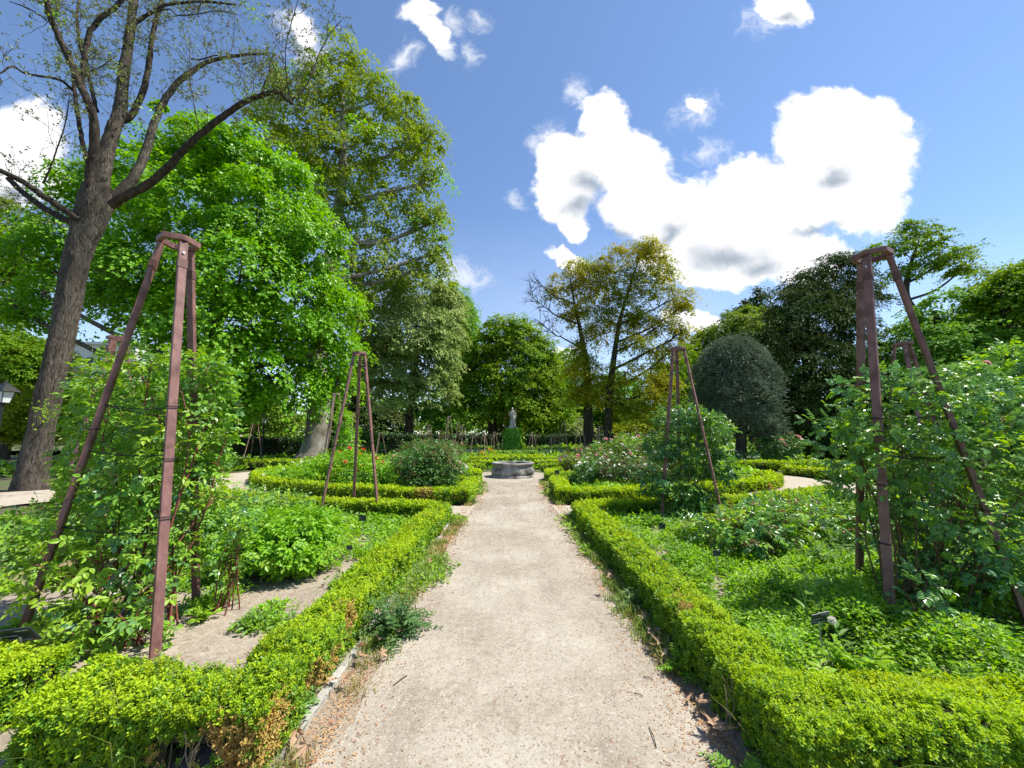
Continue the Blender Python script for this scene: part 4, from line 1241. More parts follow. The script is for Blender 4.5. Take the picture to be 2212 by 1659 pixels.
# ------------------------------------------------------------------ fountain, wall, pedestal, statue, lamps, building
fb = thing('stone_fountain', 'round weathered stone fountain basin at the end of the gravel path', 'fountain', (FX, FY, 0))
V, F = lathe([(.86, .0), (.87, .05), (.84, .085), (.80, .10)], 64); add_mesh('plinth', [(V, F, 0, True)], [M['stone']], fb)
V, F = lathe([(.79, .09), (.835, .14), (.845, .22), (.81, .33), (.765, .42), (.755, .47), (.775, .485)], 64); add_mesh('bowl', [(V, F, 0, True)], [M['stone']], fb)
V, F = lathe([(.74, .478), (.83, .49), (.845, .52), (.83, .555), (.80, .565), (.70, .56), (.67, .53), (.665, .40)], 64); add_mesh('rim', [(V, F, 0, True)], [M['stone_pale' if 0 else 'stone']], fb)
V, F = lathe([(.668, .47), (.01, .47)], 64); add_mesh('water', [(V, F, 0, False)], [M['water']], fb)


def low_wall(label, x0, x1, y, h):
    r = thing('low_wall', label, 'wall', ((x0 + x1) / 2, y, 0), 'low terrace wall')
    add_mesh('wall_face', [(*box((0, 0, h / 2 - .03), (x1 - x0, .36, h - .06)), 0, False)], [M['wallface']], r)
    c = add_mesh('coping', [(*box((0, -.03, h - .02), (x1 - x0, .48, .085)), 0, False)], [M['wallstone']], r)
    bv = c.modifiers.new('bevel', 'BEVEL'); bv.width = .012; bv.segments = 2


low_wall('low terrace wall with white coping left of the ivy pedestal', -26, -1.6, 33.1, .42)
low_wall('low terrace wall with white coping right of the ivy pedestal', 2.4, 26, 33.1, .42)
PX = P(1107, 930, 36.0)[0]
ped = thing('ivy_pedestal', 'square statue pedestal completely covered in bright ivy', 'pedestal', (PX, 36, tz))
add_mesh('core', [(*box((0, 0, .98), (1.25, 1.25, 1.96)), 0, False)], [M['core']], ped)
add_mesh('cap', [(*box((0, 0, 2.03), (.9, .9, .12)), 0, False)], [M['stone_pale']], ped)
g = np.random.default_rng(5)
n = 5200
face = g.integers(0, 4, n); a = g.uniform(-1, 1, n); zz = g.random(n)
d = np.array([[1, 0, 0], [-1, 0, 0], [0, -1, 0], [0, 1, 0]], float)[face]
s = np.array([[0, 1, 0], [0, 1, 0], [1, 0, 0], [1, 0, 0]], float)[face]
wd = .78 - .12 * zz + .07 * np.sin(zz * 9 + face)
pp = d * (wd + g.normal(0, .05, n))[:, None] + s * (a * wd)[:, None] + np.array([0, 0, 1]) * (zz * 2.05)[:, None]
V, F = leaf_quads(pp, d * .3 - [0, 0, .9] + .5 * rand_dirs(g, n), d + .35 * rand_dirs(g, n), .2 * g.uniform(.6, 1.1, n), .95)
add_mesh('ivy', [(V, F, 0, False)], [M['ivy']], ped)

st = thing('stone_statue', 'pale stone statue of a robed standing figure on the ivy pedestal', 'statue', (PX, 36, tz + 2.09))
add_mesh('base', [(*box((0, 0, .06), (.62, .5, .12)), 0, False)], [M['stone_pale']], st)
sec = [(.12, 0, 0, .27, .21), (.3, .0, 0, .25, .2), (.6, .015, 0, .235, .18), (.9, .02, .0, .225, .17), (1.1, .015, 0, .21, .155), (1.3, 0, 0, .225, .155), (1.45, 0, 0, .235, .14), (1.52, 0, 0, .2, .115), (1.565, 0, .0, .085, .085), (1.62, 0, -.01, .06, .065)]
zs = np.linspace(.12, 1.62, 40)
sa = np.array(sec)
th = np.arange(40) / 40 * 2 * math.pi
V = []
for z in zs:
    cx, cy, rx, ry = [np.interp(z, sa[:, 0], sa[:, k]) for k in (1, 2, 3, 4)]
    fold = 1 + .075 * max(0, min(1, (1.45 - z) * 1.5)) * (np.sin(9 * th + 1.4 * z) + .6 * np.sin(5 * th - 3 * z))
    V.append(np.c_[cx + rx * fold * np.cos(th), cy + ry * fold * np.sin(th), np.full(40, z)])
V = np.concatenate(V)
i = np.arange(39)[:, None] * 40; j = np.arange(40)[None]
F = np.stack([i + j, i + (j + 1) % 40, i + 40 + (j + 1) % 40, i + 40 + j], -1).reshape(-1, 4)
parts = [(V, F, 0, True)]
hv = []
for ph in np.linspace(-1.5, 1.5, 14):
    r = math.cos(ph)
    front = np.clip(-np.sin(th), 0, 1)
    face = .012 * front ** 6 * math.exp(-((ph + .1) / .25) ** 2) * 2.2 + .018 * front ** 2 * math.exp(-((ph + .9) / .35) ** 2)
    hv.append(np.c_[(.085 * r) * np.cos(th), -.015 + (.1 * r + face) * np.sin(th), np.full(40, 1.735 + .125 * math.sin(ph))])
hv = np.concatenate(hv)
i = np.arange(13)[:, None] * 40
parts.append((hv, np.stack([i + j, i + (j + 1) % 40, i + 40 + (j + 1) % 40, i + 40 + j], -1).reshape(-1, 4), 0, True))
arms = [tube(catmull([(-.215, 0, 1.45), (-.29, -.02, 1.22), (-.23, -.12, 1.08), (-.06, -.19, 1.17)], 14), np.linspace(.085, .05, 14), 10),
        tube(catmull([(.215, 0, 1.45), (.285, .01, 1.2), (.29, -.03, .98), (.27, -.09, .82)], 14), np.linspace(.085, .045, 14), 10),
        tube(catmull([(-.06, -.19, 1.17), (-.01, -.205, 1.19)], 5), [.042, .045, .045, .04, .03], 8), tube(catmull([(.27, -.09, .82), (.265, -.1, .73)], 5), [.04, .045, .045, .042, .035], 8),
        tube(catmull([(.2, -.08, 1.47), (.08, -.19, 1.25), (-.1, -.2, 1.0), (-.22, -.12, .85)], 16), np.linspace(.05, .075, 16), 8, rough=.15),
        tube(catmull([(-.2, -.08, 1.47), (-.1, -.175, 1.3), (.04, -.19, 1.05), (.1, -.2, .6), (.08, -.22, .2)], 18), np.linspace(.035, .05, 18), 8, rough=.15)]
for k in range(4):
    arms.append(tube(catmull([(-.01, -.21, 1.215 - .02 * k), (.05, -.215, 1.205 - .022 * k), (.08 - .008 * k, -.19, 1.19 - .022 * k)], 6), np.linspace(.011, .008, 6), 6))
    arms.append(tube(catmull([(.24 + .018 * k, -.11, .74), (.238 + .018 * k, -.12, .67), (.24 + .016 * k, -.1, .63 + .006 * k)], 6), np.linspace(.011, .008, 6), 6))
arms.append(tube(catmull([(-.03, -.2, 1.21), (.0, -.21, 1.25), (.03, -.2, 1.265)], 5), np.linspace(.013, .009, 5), 6))
arms.append(tube(catmull([(.24, -.09, .8), (.215, -.12, .75), (.215, -.12, .71)], 5), np.linspace(.013, .009, 5), 6))
parts += tube_parts(arms, 0)
add_mesh('figure', parts, [M['stone_pale']], st)


def street_lamp(label, x, y, z, hl):
    r = thing('street_lamp', label, 'street lamp', (x, y, z), 'old style garden lanterns')
    V, F = lathe([(.13, 0), (.13, .12), (.09, .2), (.075, .6), (.05, .75), (.045, hl - .25), (.06, hl - .2), (.035, hl - .1), (.09, hl)], 16)
    add_mesh('post', [(V, F, 0, True)], [M['iron']], r)
    a = np.arange(4) * math.pi / 2 + math.pi / 4
    lo, hi = .13, .21
    V = np.concatenate([np.c_[lo * np.cos(a), lo * np.sin(a), np.full(4, hl)], np.c_[hi * np.cos(a), hi * np.sin(a), np.full(4, hl + .36)]])
    i = np.arange(4)
    add_mesh('lantern_glass', [(V, np.stack([i, (i + 1) % 4, (i + 1) % 4 + 4, i + 4], -1), 0, False)], [M['glass']], r)
    bars = [tube(np.array([V[k] * [1.04, 1.04, 1], V[k + 4] * [1.04, 1.04, 1]]), .014, 4) for k in range(4)] + [tube(np.array([V[k + o] * [1.03, 1.03, 1], V[(k + 1) % 4 + o] * [1.03, 1.03, 1]]), .014, 4) for k in range(4) for o in (0, 4)]
    add_mesh('lantern_frame', tube_parts(bars, 0), [M['iron']], r)
    V, F = lathe([(.33, 0), (.27, .07), (.13, .19), (.1, .25), (.05, .27), (.03, .34), (.001, .36)], 4)
    c, s_ = math.cos(math.pi / 4), math.sin(math.pi / 4)
    V = V @ np.array([[c, s_, 0], [-s_, c, 0], [0, 0, 1]]) + [0, 0, hl + .36]
    add_mesh('lantern_roof', [(V, F, 0, False)], [M['iron']], r)


p = P(8, 858, 12.0)
street_lamp('black lantern post at the left frame edge beside the leaning trunk', p[0], 12.0, 0, p[2] - .18)
p = P(571, 908, 25.0)
street_lamp('dark lantern post in the shade before the tall left hedge', p[0], 25.0, 0, p[2] - .2)

bp = P(150, 762, 85.0)
bl = thing('distant_building', 'pale distant building glimpsed behind the leaning tree trunk', 'building', (bp[0], 88, tz))
H_ = bp[2] + 1.0
add_mesh('wall', [(*box((0, 0, H_ / 2), (34, 10, H_)), 0, False)], [noise_mat('pale facade', (.55, .52, .47), (.62, .59, .54), scale=.4, bump=0)], bl)
add_mesh('roof', [(*box((0, 0, H_ + .3), (35, 11, .6)), 0, False)], [M['wallstone']], bl)
for k in range(9):
    for zz in np.arange(3, H_ - 2, 3.6):
        add_mesh('window', [(*box((-15 + k * 3.7, -5.02, zz + .3), (1.4, .08, 2.0)), 0, False)], [M['iron']], bl)

# ------------------------------------------------------------------ name plates on stakes


def sign(label, u, v, Y, w, h, rot, tilt, lean=0.0, lines=3):
    p = P(u, v, Y)
    r = thing('plant_label', label, 'plant label', (p[0], p[1], 0), 'dark plant name plates on zinc stakes')
    z = p[2]
    stk = tube(np.array([[lean, 0.012, -.04], [0, 0.012, z - h * .1]]), .0055 * max(1, w / .11), 6)
    add_mesh('stake', tube_parts([stk], 0), [M['zinc']], r)
    ct, s_t, cr, sr = math.cos(tilt), math.sin(tilt), math.cos(rot), math.sin(rot)

    def pose(V):
        V = V @ np.array([[1, 0, 0], [0, ct, -s_t], [0, s_t, ct]])      # lean back
        V = V @ np.array([[cr, 0, sr], [0, 1, 0], [-sr, 0, cr]])        # roll
        return V + [0, 0, z]
    V, F = box((0, 0, 0), (w, .006, h))
    pl = add_mesh('plate', [(pose(V), F, 0, False)], [M['navy']], r)
    g = np.random.default_rng(int(u))
    parts = []
    rows = [(.22, .36, .34), (-.26, .5, .02), (-.38, .3, -.24), (.08, .42, -.36)][:lines + 1]
    for (x0, ln, zz) in rows:
        x = x0 - ln / 2
        while x < x0 + ln / 2:
            l = g.uniform(.02, .05)
            V, F = box(((x + l / 2) * w, -.0042, zz * h), (l * w, .0016, .045 * h))
            parts.append((pose(V), F, 0, False)); x += l + .016
    add_mesh('lettering', parts, [M['letter']], pl)


sign('dark name plate tilted on its stake beside the white seed head, near right bed', 1771, 1335, 2.72, .115, .088, .22, -.45)
sign('large blurred name plate close to the left frame edge under the rose', 40, 1372, 2.52, .21, .12, .12, -.6, lean=.04)
sign('small upright name plate in the middle of the right bed, far from the path hedge', 1548, 1195, 4.4, .085, .07, .05, -.3)
sign('small name plate facing the path hedge at the far end of the left bed', 783, 1119, 6.1, .11, .1, -.05, -.3)
sign('little name plate at the foot of the dense green obelisk rose', 1430, 1136, 5.5, .09, .09, 0, -.2)
sign('faded little name plate by the left hedge beyond the rounded bush', 755, 1183, 4.9, .07, .06, .1, -.4)
sign('tiny blue name plate below the large white blooms near the fountain', 1203, 1020, 11.0, .13, .12, .1, -.3)
sign('tiny name plate among the light green roses of the second left bed', 718, 1044, 10.2, .16, .1, .0, -.5)
sign('tiny name plate under the dark green rose bush left of the path', 927, 1052, 10.0, .18, .11, .0, -.4)

# ------------------------------------------------------------------ trees


def lb(u, v, Y, ru, rv, rd=None):
    a, b = ru * Y / FPX, rv * Y / FPX
    return (P(u, v, Y), (a, rd if rd else (a + b) / 2 * 1.1, b))


def tree(label, cat, base, trunk, lobes, nclump, per, rc, L, mat, bark='bark_dark', group=None, name='tree', seed=0, wr=.7, flat=.45, shell=.35, limb=.33, droop=.3, branch=2, mats2=None, p2=.2, zmin=.6, up=.9, hang=.25, dome=True, bare_pts=()):
    g = np.random.default_rng(seed + 500)
    base = np.asarray(base, float)
    root = thing(name, label, cat, base, group)
    tp = np.array([t[:3] for t in trunk], float); tr = np.array([t[3] for t in trunk], float)
    n = max(10, 4 * len(tp))
    tc = catmull(tp, n); rr = np.interp(np.linspace(0, 1, n), np.linspace(0, 1, len(tr)), tr)
    vf = [tube(tc, rr, 14, rough=.045, seed=seed)]
    for (c, r) in lobes:
        c = np.asarray(c, float); r = np.broadcast_to(r, 3)
        hd = np.hypot(*(tc[:, :2] - c[:2]).T)
        want = c[2] - .55 * hd
        j = int(np.argmin(np.abs(tc[:, 2] - want) + (tc[:, 2] < tp[0, 2] + .25 * (tp[-1, 2] - tp[0, 2])) * 50))
        a = tc[j]
        dist = np.linalg.norm(c - a)
        r0 = min(rr[j] * limb * 1.5, .012 * dist + .25 * rr[j] * limb * 2)
        m1 = a * .5 + c * .5 + np.array([0, 0, -.06 * dist]) + g.uniform(-.07, .07, 3) * dist
        e = c + np.array([0, 0, r[2] * .4])
        q = catmull([a, m1, c, e], 14)
        q = q + g.uniform(-.012, .012, q.shape) * dist * np.linspace(0, 1, 14)[:, None]
        vf.append(tube(q, np.linspace(r0, max(.012, r0 * .25), 14), 7))
        for _ in range(branch):
            k = g.integers(6, 13)
            e2 = c + rand_dirs(g, 1)[0] * r * g.uniform(.6, .95)
            qq = catmull([q[k], (q[k] + e2) / 2 + g.uniform(-.1, .1, 3) * r, e2], 8)
            vf.append(tube(qq, np.linspace(max(.02, r0 * .35), .01, 8), 5))
    for e in bare_pts:
        e = np.asarray(e, float)
        j = int(np.argmin(np.abs(tc[:, 2] - (e[2] - .5 * np.hypot(*(tc[:, :2].T - e[:2, None]))).min())))
        q = catmull([tc[j], tc[j] * .45 + e * .55 - [0, 0, .4], e], 14) + g.normal(0, .05, (14, 3))
        vf.append(tube(q, np.linspace(.09, .018, 14), 6))
        for _ in range(16):
            k_ = g.integers(6, 14)
            d_ = nrmz(q[k_] - q[k_ - 1] + g.normal(0, .35, 3) + [0, 0, .1])
            e2 = q[k_] + d_ * g.uniform(.7, 1.8)
            tq = catmull([q[k_], (q[k_] + e2) / 2 + g.normal(0, .12, 3), e2], 6)
            vf.append(tube(tq, np.linspace(.03, .012, 6), 4))
            for _ in range(3):
                e3 = tq[g.integers(2, 6)] + nrmz(d_ + g.normal(0, .6, 3)) * g.uniform(.4, .9)
                vf.append(tube(np.array([tq[3], (tq[3] + e3) / 2 + g.normal(0, .05, 3), e3]), [.02, .014, .01], 3))
    add_mesh('trunk', tube_parts(vf, 0), [M[bark]], root, base)
    cp, cdir = lobe_pts(g, lobes, nclump, shell, base[2] + zmin)
    nc = len(cp)
    rs = rc * g.uniform(.6, 1.35, nc)
    rs = np.where(g.random(nc) < .3, rs * .55, rs)
    N = nc * per
    k = np.repeat(np.arange(nc), per)
    if dome:
        # each bough is a drooping leafy cap, so light catches its top and gaps stay dark
        ra = g.random(N) ** .55; an = g.uniform(0, 6.283, N)
        el_ = g.uniform(.6, 1.0, nc)[k]; a0 = g.uniform(0, 6.283, nc)[k]
        x_ = ra * np.cos(an); y_ = ra * np.sin(an) * el_
        o = np.stack([x_ * np.cos(a0) - y_ * np.sin(a0), x_ * np.sin(a0) + y_ * np.cos(a0), flat * (.45 - hang * 2 * ra ** 2)], -1)
        o += (vnoise(o * rs[k][:, None] + cp[k], 4.0 / rc, seed) * .16)[:, None] + g.normal(0, .07, (N, 3))
        o += cdir[k] * [1, 1, 0] * (ra * .25)[:, None]
        o[:, 2] += (o * cdir[k] * [1, 1, 0]).sum(1) * -.6
        tl = g.normal(0, .35, (nc, 2))[k]
        o[:, 2] += o[:, 0] * tl[:, 0] + o[:, 1] * tl[:, 1]
    else:
        o = g.standard_normal((N, 3)) * [.5, .5, .5 * flat]
        hz = (o[:, 0] ** 2 + o[:, 1] ** 2)
        o[:, 2] -= hang * hz * 1.6
    pos = cp[k] + o * rs[k][:, None]
    out = nrmz(o * [1, 1, .4] + 1e-6)
    nm = nrmz(np.array([0, 0, up * .75]) + .55 * cdir[k] + .35 * out + .55 * rand_dirs(g, N))
    ax = nrmz(out + .7 * rand_dirs(g, N) - [0, 0, droop])
    V, F = leaf_quads(pos, ax, nm, L * g.uniform(.5, 1.45, N), wr)
    mi = 0
    ml = [M[mat]]
    if mats2:
        ml.append(M[mats2])
        mi = (g.random(nc) < p2)[k].astype(np.int32)
    add_mesh('crown', [(V, F, mi, False)], ml, root, base)
    return root


def trunk_uv(pts, Y):
    """(u, v, radius in metres) up a trunk at distance Y"""
    return [(*P(u, v, Y), r) for u, v, r in pts]


TG = 'big trees round the garden'
# bright linden
YL = 21.0
lin = [lb(400, 292, YL, 62, 60), lb(335, 360, 22, 95, 70), lb(470, 330, 20.5, 85, 75), lb(555, 365, 21, 85, 75), lb(245, 430, 22, 100, 75), lb(400, 450, 19, 130, 85), lb(555, 470, 19.5, 120, 85), lb(640, 430, 22, 70, 75),
       lb(672, 540, 21, 85, 80), lb(520, 590, 18.5, 140, 85), lb(340, 570, 19.5, 125, 80), lb(160, 530, 21.5, 100, 70), lb(60, 560, 22, 80, 60), lb(640, 655, 20, 110, 85), lb(460, 700, 18.5, 130, 75), lb(320, 660, 20, 90, 55),
       lb(560, 785, 19.5, 130, 75), lb(685, 760, 21, 75, 80), lb(430, 820, 19.5, 105, 55), lb(610, 850, 20.5, 100, 32), lb(715, 690, 22, 50, 85), lb(722, 825, 22, 40, 45), lb(100, 640, 21, 60, 35), lb(30, 660, 21, 60, 40), lb(260, 640, 23, 60, 30),
       lb(330, 862, 20, 80, 34), lb(500, 868, 20.5, 90, 28)]
b = P(420, 1000, YL); b[2] = 0
tree('huge bright green linden filling the left behind the leaning trunk', 'tree', b, [(b[0], b[1], -.1, .55), (b[0], b[1], 3, .42), (b[0] + .3, b[1], 8, .36), (b[0], b[1], 14, .2), (b[0] - .3, b[1], 18, .07)], lin, 700, 240, 1.12, .165, 'linden', 'bark_mid', TG, 'linden_tree', 1, wr=.85, flat=.7, shell=.5, droop=.5, branch=2, hang=.5)
# tall plane
b = P(676, 1000, 24.8); b[2] = 0
pl = [lb(735, 120, 31, 50, 50), lb(690, 180, 30, 80, 55), lb(640, 250, 30, 85, 60), lb(770, 230, 31, 80, 60), lb(835, 205, 31, 40, 50), lb(880, 265, 31, 60, 55), lb(845, 330, 30, 95, 60), lb(925, 300, 31, 40, 45), lb(740, 330, 29, 100, 70), lb(640, 350, 30, 85, 50),
      lb(575, 250, 31, 45, 45), lb(930, 390, 31, 40, 40), lb(850, 420, 30, 70, 50), lb(725, 430, 29, 80, 60), lb(790, 490, 30, 70, 50), lb(900, 490, 31, 60, 40), lb(930, 570, 31, 40, 50), lb(825, 580, 30, 80, 50), lb(745, 570, 29, 55, 70), lb(950, 470, 31, 25, 35), lb(600, 180, 31, 30, 40), lb(560, 330, 31, 40, 40), lb(770, 660, 29, 40, 60), lb(790, 150, 31, 25, 40), lb(955, 540, 31, 22, 30)]
tree('towering olive green plane tree with a thick pale flaking trunk', 'tree', b, [(b[0] - .1, b[1], -.2, 1.15), (b[0], b[1], .6, .82), (b[0] + .1, b[1], 1.6, .7), (b[0] + .1, b[1], 4, .66), (*P(692, 760, 25.8), .6), (*P(715, 560, 27.5), .52), (*P(740, 380, 29.5), .36), (*P(740, 200, 30), .14)], pl, 760, 95, .95, .19, 'plane', 'bark_plane', TG, 'plane_tree', 2, wr=.8, flat=1.0, shell=.25, mats2='linden', p2=.07, hang=.5, droop=.6, branch=3)
# pale lime below it
b = P(880, 975, 36); b[2] = tz
pa = [lb(855, 640, 35, 70, 45), lb(910, 640, 35, 65, 50), lb(962, 650, 36, 40, 45), lb(812, 715, 34, 45, 70), lb(880, 715, 33, 90, 65), lb(955, 715, 35, 50, 55), lb(840, 795, 33.5, 65, 50), lb(915, 790, 33.5, 65, 50), lb(860, 850, 34, 55, 35), lb(935, 845, 34, 45, 32), lb(795, 780, 34.5, 30, 55), lb(970, 780, 35, 25, 40)]
tree('grey green pale leaved lime drooping to the ground left of the statue', 'tree', b, [(b[0], b[1], tz - .2, .5), (b[0] + .1, b[1], 3, .38), (b[0] + .4, b[1], 8, .3), (b[0] + .3, b[1], 14, .1)], pa, 560, 120, .95, .22, 'silver', 'bark_dark', TG, 'lime_tree', 3, flat=.6, droop=.7, hang=.5, shell=.55)
# dark maple-like pair behind the statue
b = P(1064, 978, 43); b[2] = tz
c5 = [lb(1090, 715, 43, 45, 28), lb(1050, 750, 43, 45, 30), lb(1110, 765, 43, 60, 32), lb(1035, 805, 43, 55, 30), lb(1100, 815, 42, 60, 30), lb(1015, 855, 43, 50, 30), lb(1085, 860, 42, 60, 28), lb(1045, 895, 42, 60, 22), lb(1125, 730, 44, 35, 35), lb(1010, 790, 44, 30, 40)]
tree('dark layered tree directly behind the statue, left of the pair', 'tree', b, [(b[0], b[1], tz - .2, .62), (b[0], b[1], 3, .45), (b[0] + .3, b[1], 7, .3), (b[0] + .5, b[1], 11, .1)], c5, 380, 130, 1.3, .25, 'elm', 'bark_dark', TG, 'layered_tree', 4, flat=.4, shell=.4)
b = P(1157, 976, 45); b[2] = tz
c6 = [lb(1160, 765, 45, 35, 40), lb(1150, 815, 45, 45, 35), lb(1185, 800, 46, 30, 40), lb(1140, 865, 44, 45, 28), lb(1190, 860, 45, 45, 35), lb(1165, 905, 44, 60, 25), lb(1205, 905, 46, 30, 25)]
tree('dark layered tree behind the statue, right of the pair', 'tree', b, [(b[0], b[1], tz - .2, .5), (b[0], b[1], 3, .36), (b[0] + .2, b[1], 7, .22), (b[0], b[1], 10, .08)], c6, 280, 130, 1.3, .25, 'elm', 'bark_dark', TG, 'layered_tree', 5, flat=.4, shell=.4)
b = P(985, 975, 54); b[2] = tz
tree('fresh green poplar shape rising behind the pale lime', 'tree', b, [(b[0], b[1], tz - .2, .5), (b[0], b[1], 10, .3), (b[0], b[1], 20, .1)], [lb(965, 665, 54, 40, 45), lb(1000, 690, 54, 30, 40), lb(990, 740, 54, 45, 50), lb(985, 810, 54, 50, 50), lb(1000, 650, 54, 15, 25)], 300, 120, 1.4, .30, 'far_mid', 'bark_dark', TG, 'broad_tree', 6, flat=.6)
# golden locusts
b = P(1272, 975, 34); b[2] = tz
c7 = [lb(1250, 590, 34, 50, 28), lb(1218, 612, 34, 36, 22), lb(1280, 620, 34, 45, 30), lb(1195, 640, 34, 26, 18), lb(1255, 665, 34, 50, 26), lb(1225, 690, 35, 30, 18), lb(1290, 720, 34, 35, 28), lb(1265, 800, 33, 45, 32), lb(1290, 850, 33, 40, 30), lb(1250, 760, 34, 30, 25), lb(1262, 850, 33, 35, 28)]
tree('golden locust with the thicker dark trunk, left of two', 'tree', b, [(b[0], b[1], tz - .2, .56), (b[0], b[1], 3, .42), (*P(1268, 800, 34), .33), (*P(1255, 720, 34), .2), (*P(1240, 650, 34), .1), (*P(1232, 600, 34), .06)], c7, 330, 85, .85, .18, 'locust', 'bark_dark', TG, 'locust_tree', 7, wr=.5, flat=.7, shell=.2, branch=9, limb=.3, hang=.5, bare_pts=[P(1148, 640, 34), P(1165, 612, 34.3), P(1160, 690, 33.8)])
b = P(1316, 985, 32.2); b[2] = 0
c8 = [lb(1382, 545, 33, 52, 28), lb(1340, 585, 33, 50, 28), lb(1425, 588, 33, 48, 34), lb(1455, 645, 33, 42, 34), lb(1385, 630, 33, 55, 32), lb(1335, 660, 33, 40, 25), lb(1425, 700, 33, 48, 30), lb(1482, 655, 33, 18, 24), lb(1370, 740, 32, 50, 32), lb(1440, 765, 33, 40, 30), lb(1350, 810, 32, 45, 32), lb(1420, 840, 32, 50, 38), lb(1345, 875, 32, 40, 25), lb(1385, 890, 32, 45, 28), lb(1470, 720, 33, 18, 30), lb(1330, 540, 33, 18, 16), lb(1310, 625, 33.5, 40, 30), lb(1300, 690, 33.5, 35, 28), lb(1380, 690, 33, 40, 28), lb(1400, 540, 33, 40, 20), lb(1300, 575, 33.5, 30, 22)]
tree('golden locust with the slimmer trunk and wide airy crown, right of two', 'tree', b, [(b[0], b[1], -.2, .48), (b[0], b[1], 2.5, .34), (*P(1316, 860, 32.2), .31), (*P(1324, 790, 32.5), .25), (*P(1338, 700, 32.7), .17), (*P(1360, 620, 33), .12), (*P(1380, 560, 33), .05)], c8, 560, 85, .85, .18, 'locust', 'bark_dark', TG, 'locust_tree', 8, wr=.5, flat=.7, shell=.2, branch=9, limb=.34, hang=.5)
# right side
b = P(1604, 1005, 21); b[2] = 0
c9 = [lb(1582, 770, 21, 50, 36), lb(1622, 790, 21, 40, 42), lb(1550, 800, 21, 38, 38), lb(1598, 838, 20.5, 55, 40), lb(1640, 850, 21, 30, 42), lb(1565, 865, 21, 40, 36), lb(1612, 898, 20.7, 48, 34), lb(1648, 915, 21, 26, 36), lb(1532, 840, 21.5, 22, 30)]
tree('rounded grey green olive with a short dark leaning trunk', 'tree', b, [(b[0], b[1], -.2, .36), (b[0], b[1], .8, .27), (b[0] + .15, b[1], 2, .24), (b[0] + .5, b[1], 3.4, .18), (b[0] + .2, b[1], 6, .06)], c9, 560, 130, .55, .17, 'olive', 'bark_dark', TG, 'olive_tree', 9, wr=.26, flat=1.1, shell=.5, droop=-.2, hang=.4, up=.5)
b = P(1765, 1005, 25.5); b[2] = 0
c10 = [lb(1800, 580, 26, 38, 32), lb(1745, 618, 26, 42, 34), lb(1830, 640, 26, 45, 50), lb(1702, 660, 26, 40, 36), lb(1770, 690, 24.5, 75, 55), lb(1692, 735, 25, 45, 55), lb(1842, 735, 25, 45, 62), lb(1755, 790, 23.5, 95, 62), lb(1690, 850, 24.5, 50, 52), lb(1815, 850, 23.5, 85, 62), lb(1745, 900, 23.5, 90, 50), lb(1860, 930, 24, 75, 52), lb(1705, 935, 24.5, 42, 35), lb(1790, 955, 24, 100, 38), lb(1675, 790, 26, 25, 30)]
tree('massive dark yew with feathery drooping sprays on the right', 'tree', b, [(b[0], b[1], -.2, .7), (b[0], b[1], 4, .5), (b[0] + .3, b[1], 8, .25), (b[0] + .5, b[1], 11, .06)], c10, 640, 210, 1.05, .22, 'yew', 'bark_dark', TG, 'yew_tree', 10, wr=.3, flat=.3, shell=.55, droop=.5, hang=.6, up=.6)
b = P(1985, 960, 29); b[2] = 0
c11 = [lb(1988, 508, 29, 42, 26), lb(1935, 540, 29, 42, 20), lb(1895, 545, 29, 32, 18), lb(2050, 560, 29, 36, 24), lb(1998, 565, 29, 48, 20), lb(2082, 545, 29, 20, 18), lb(2025, 525, 29, 30, 18), lb(1940, 590, 29, 35, 16), lb(1960, 490, 29, 18, 14), lb(2075, 585, 29, 25, 16)]
tree('tall airy tree with crooked dark branches above the right obelisk', 'tree', b, [(b[0], b[1], -.2, .5), (*P(1985, 800, 29), .36), (*P(1980, 690, 29), .3), (*P(1958, 640, 29), .22), (*P(1965, 580, 29), .15), (*P(1985, 520, 29), .05)], c11, 190, 62, .7, .17, 'elm', 'bark_dark', TG, 'airy_tree', 11, flat=.4, shell=.25, branch=3, limb=.4)
b = P(2070, 980, 22); b[2] = 0
c12 = [lb(1990, 715, 22.5, 55, 45), lb(2058, 675, 22, 65, 45), lb(2120, 715, 21.5, 70, 55), lb(2060, 760, 21, 85, 52), lb(1965, 775, 22.5, 50, 52), lb(2150, 800, 21, 80, 50), lb(2010, 850, 22, 80, 50), lb(2110, 880, 21, 80, 50), lb(1930, 860, 23, 50, 60), lb(2160, 660, 22, 50, 40), lb(1960, 950, 22, 60, 40), lb(2080, 960, 21, 80, 40)]
tree('broad mid green maple behind the nearest right obelisk', 'tree', b, [(b[0], b[1], -.2, .5), (b[0], b[1], 3, .4), (b[0], b[1], 9, .12)], c12, 520, 150, .95, .17, 'far_mid', 'bark_dark', TG, 'maple_tree', 12, flat=.35, shell=.5)
b = P(2230, 980, 20); b[2] = 0
tree('deep green tree cut by the right frame edge', 'tree', b, [(b[0], b[1], -.2, .5), (b[0], b[1], 4, .4), (b[0], b[1], 10, .12)], [lb(2205, 600, 20, 50, 40), lb(2240, 670, 20, 75, 60), lb(2190, 640, 20, 40, 45), lb(2220, 760, 20, 60, 60), lb(2280, 600, 20, 60, 60), lb(2300, 760, 20, 90, 80), lb(2150, 610, 22, 25, 25)], 400, 140, .95, .17, 'elm', 'bark_dark', TG, 'broad_tree', 13, flat=.4, shell=.5)
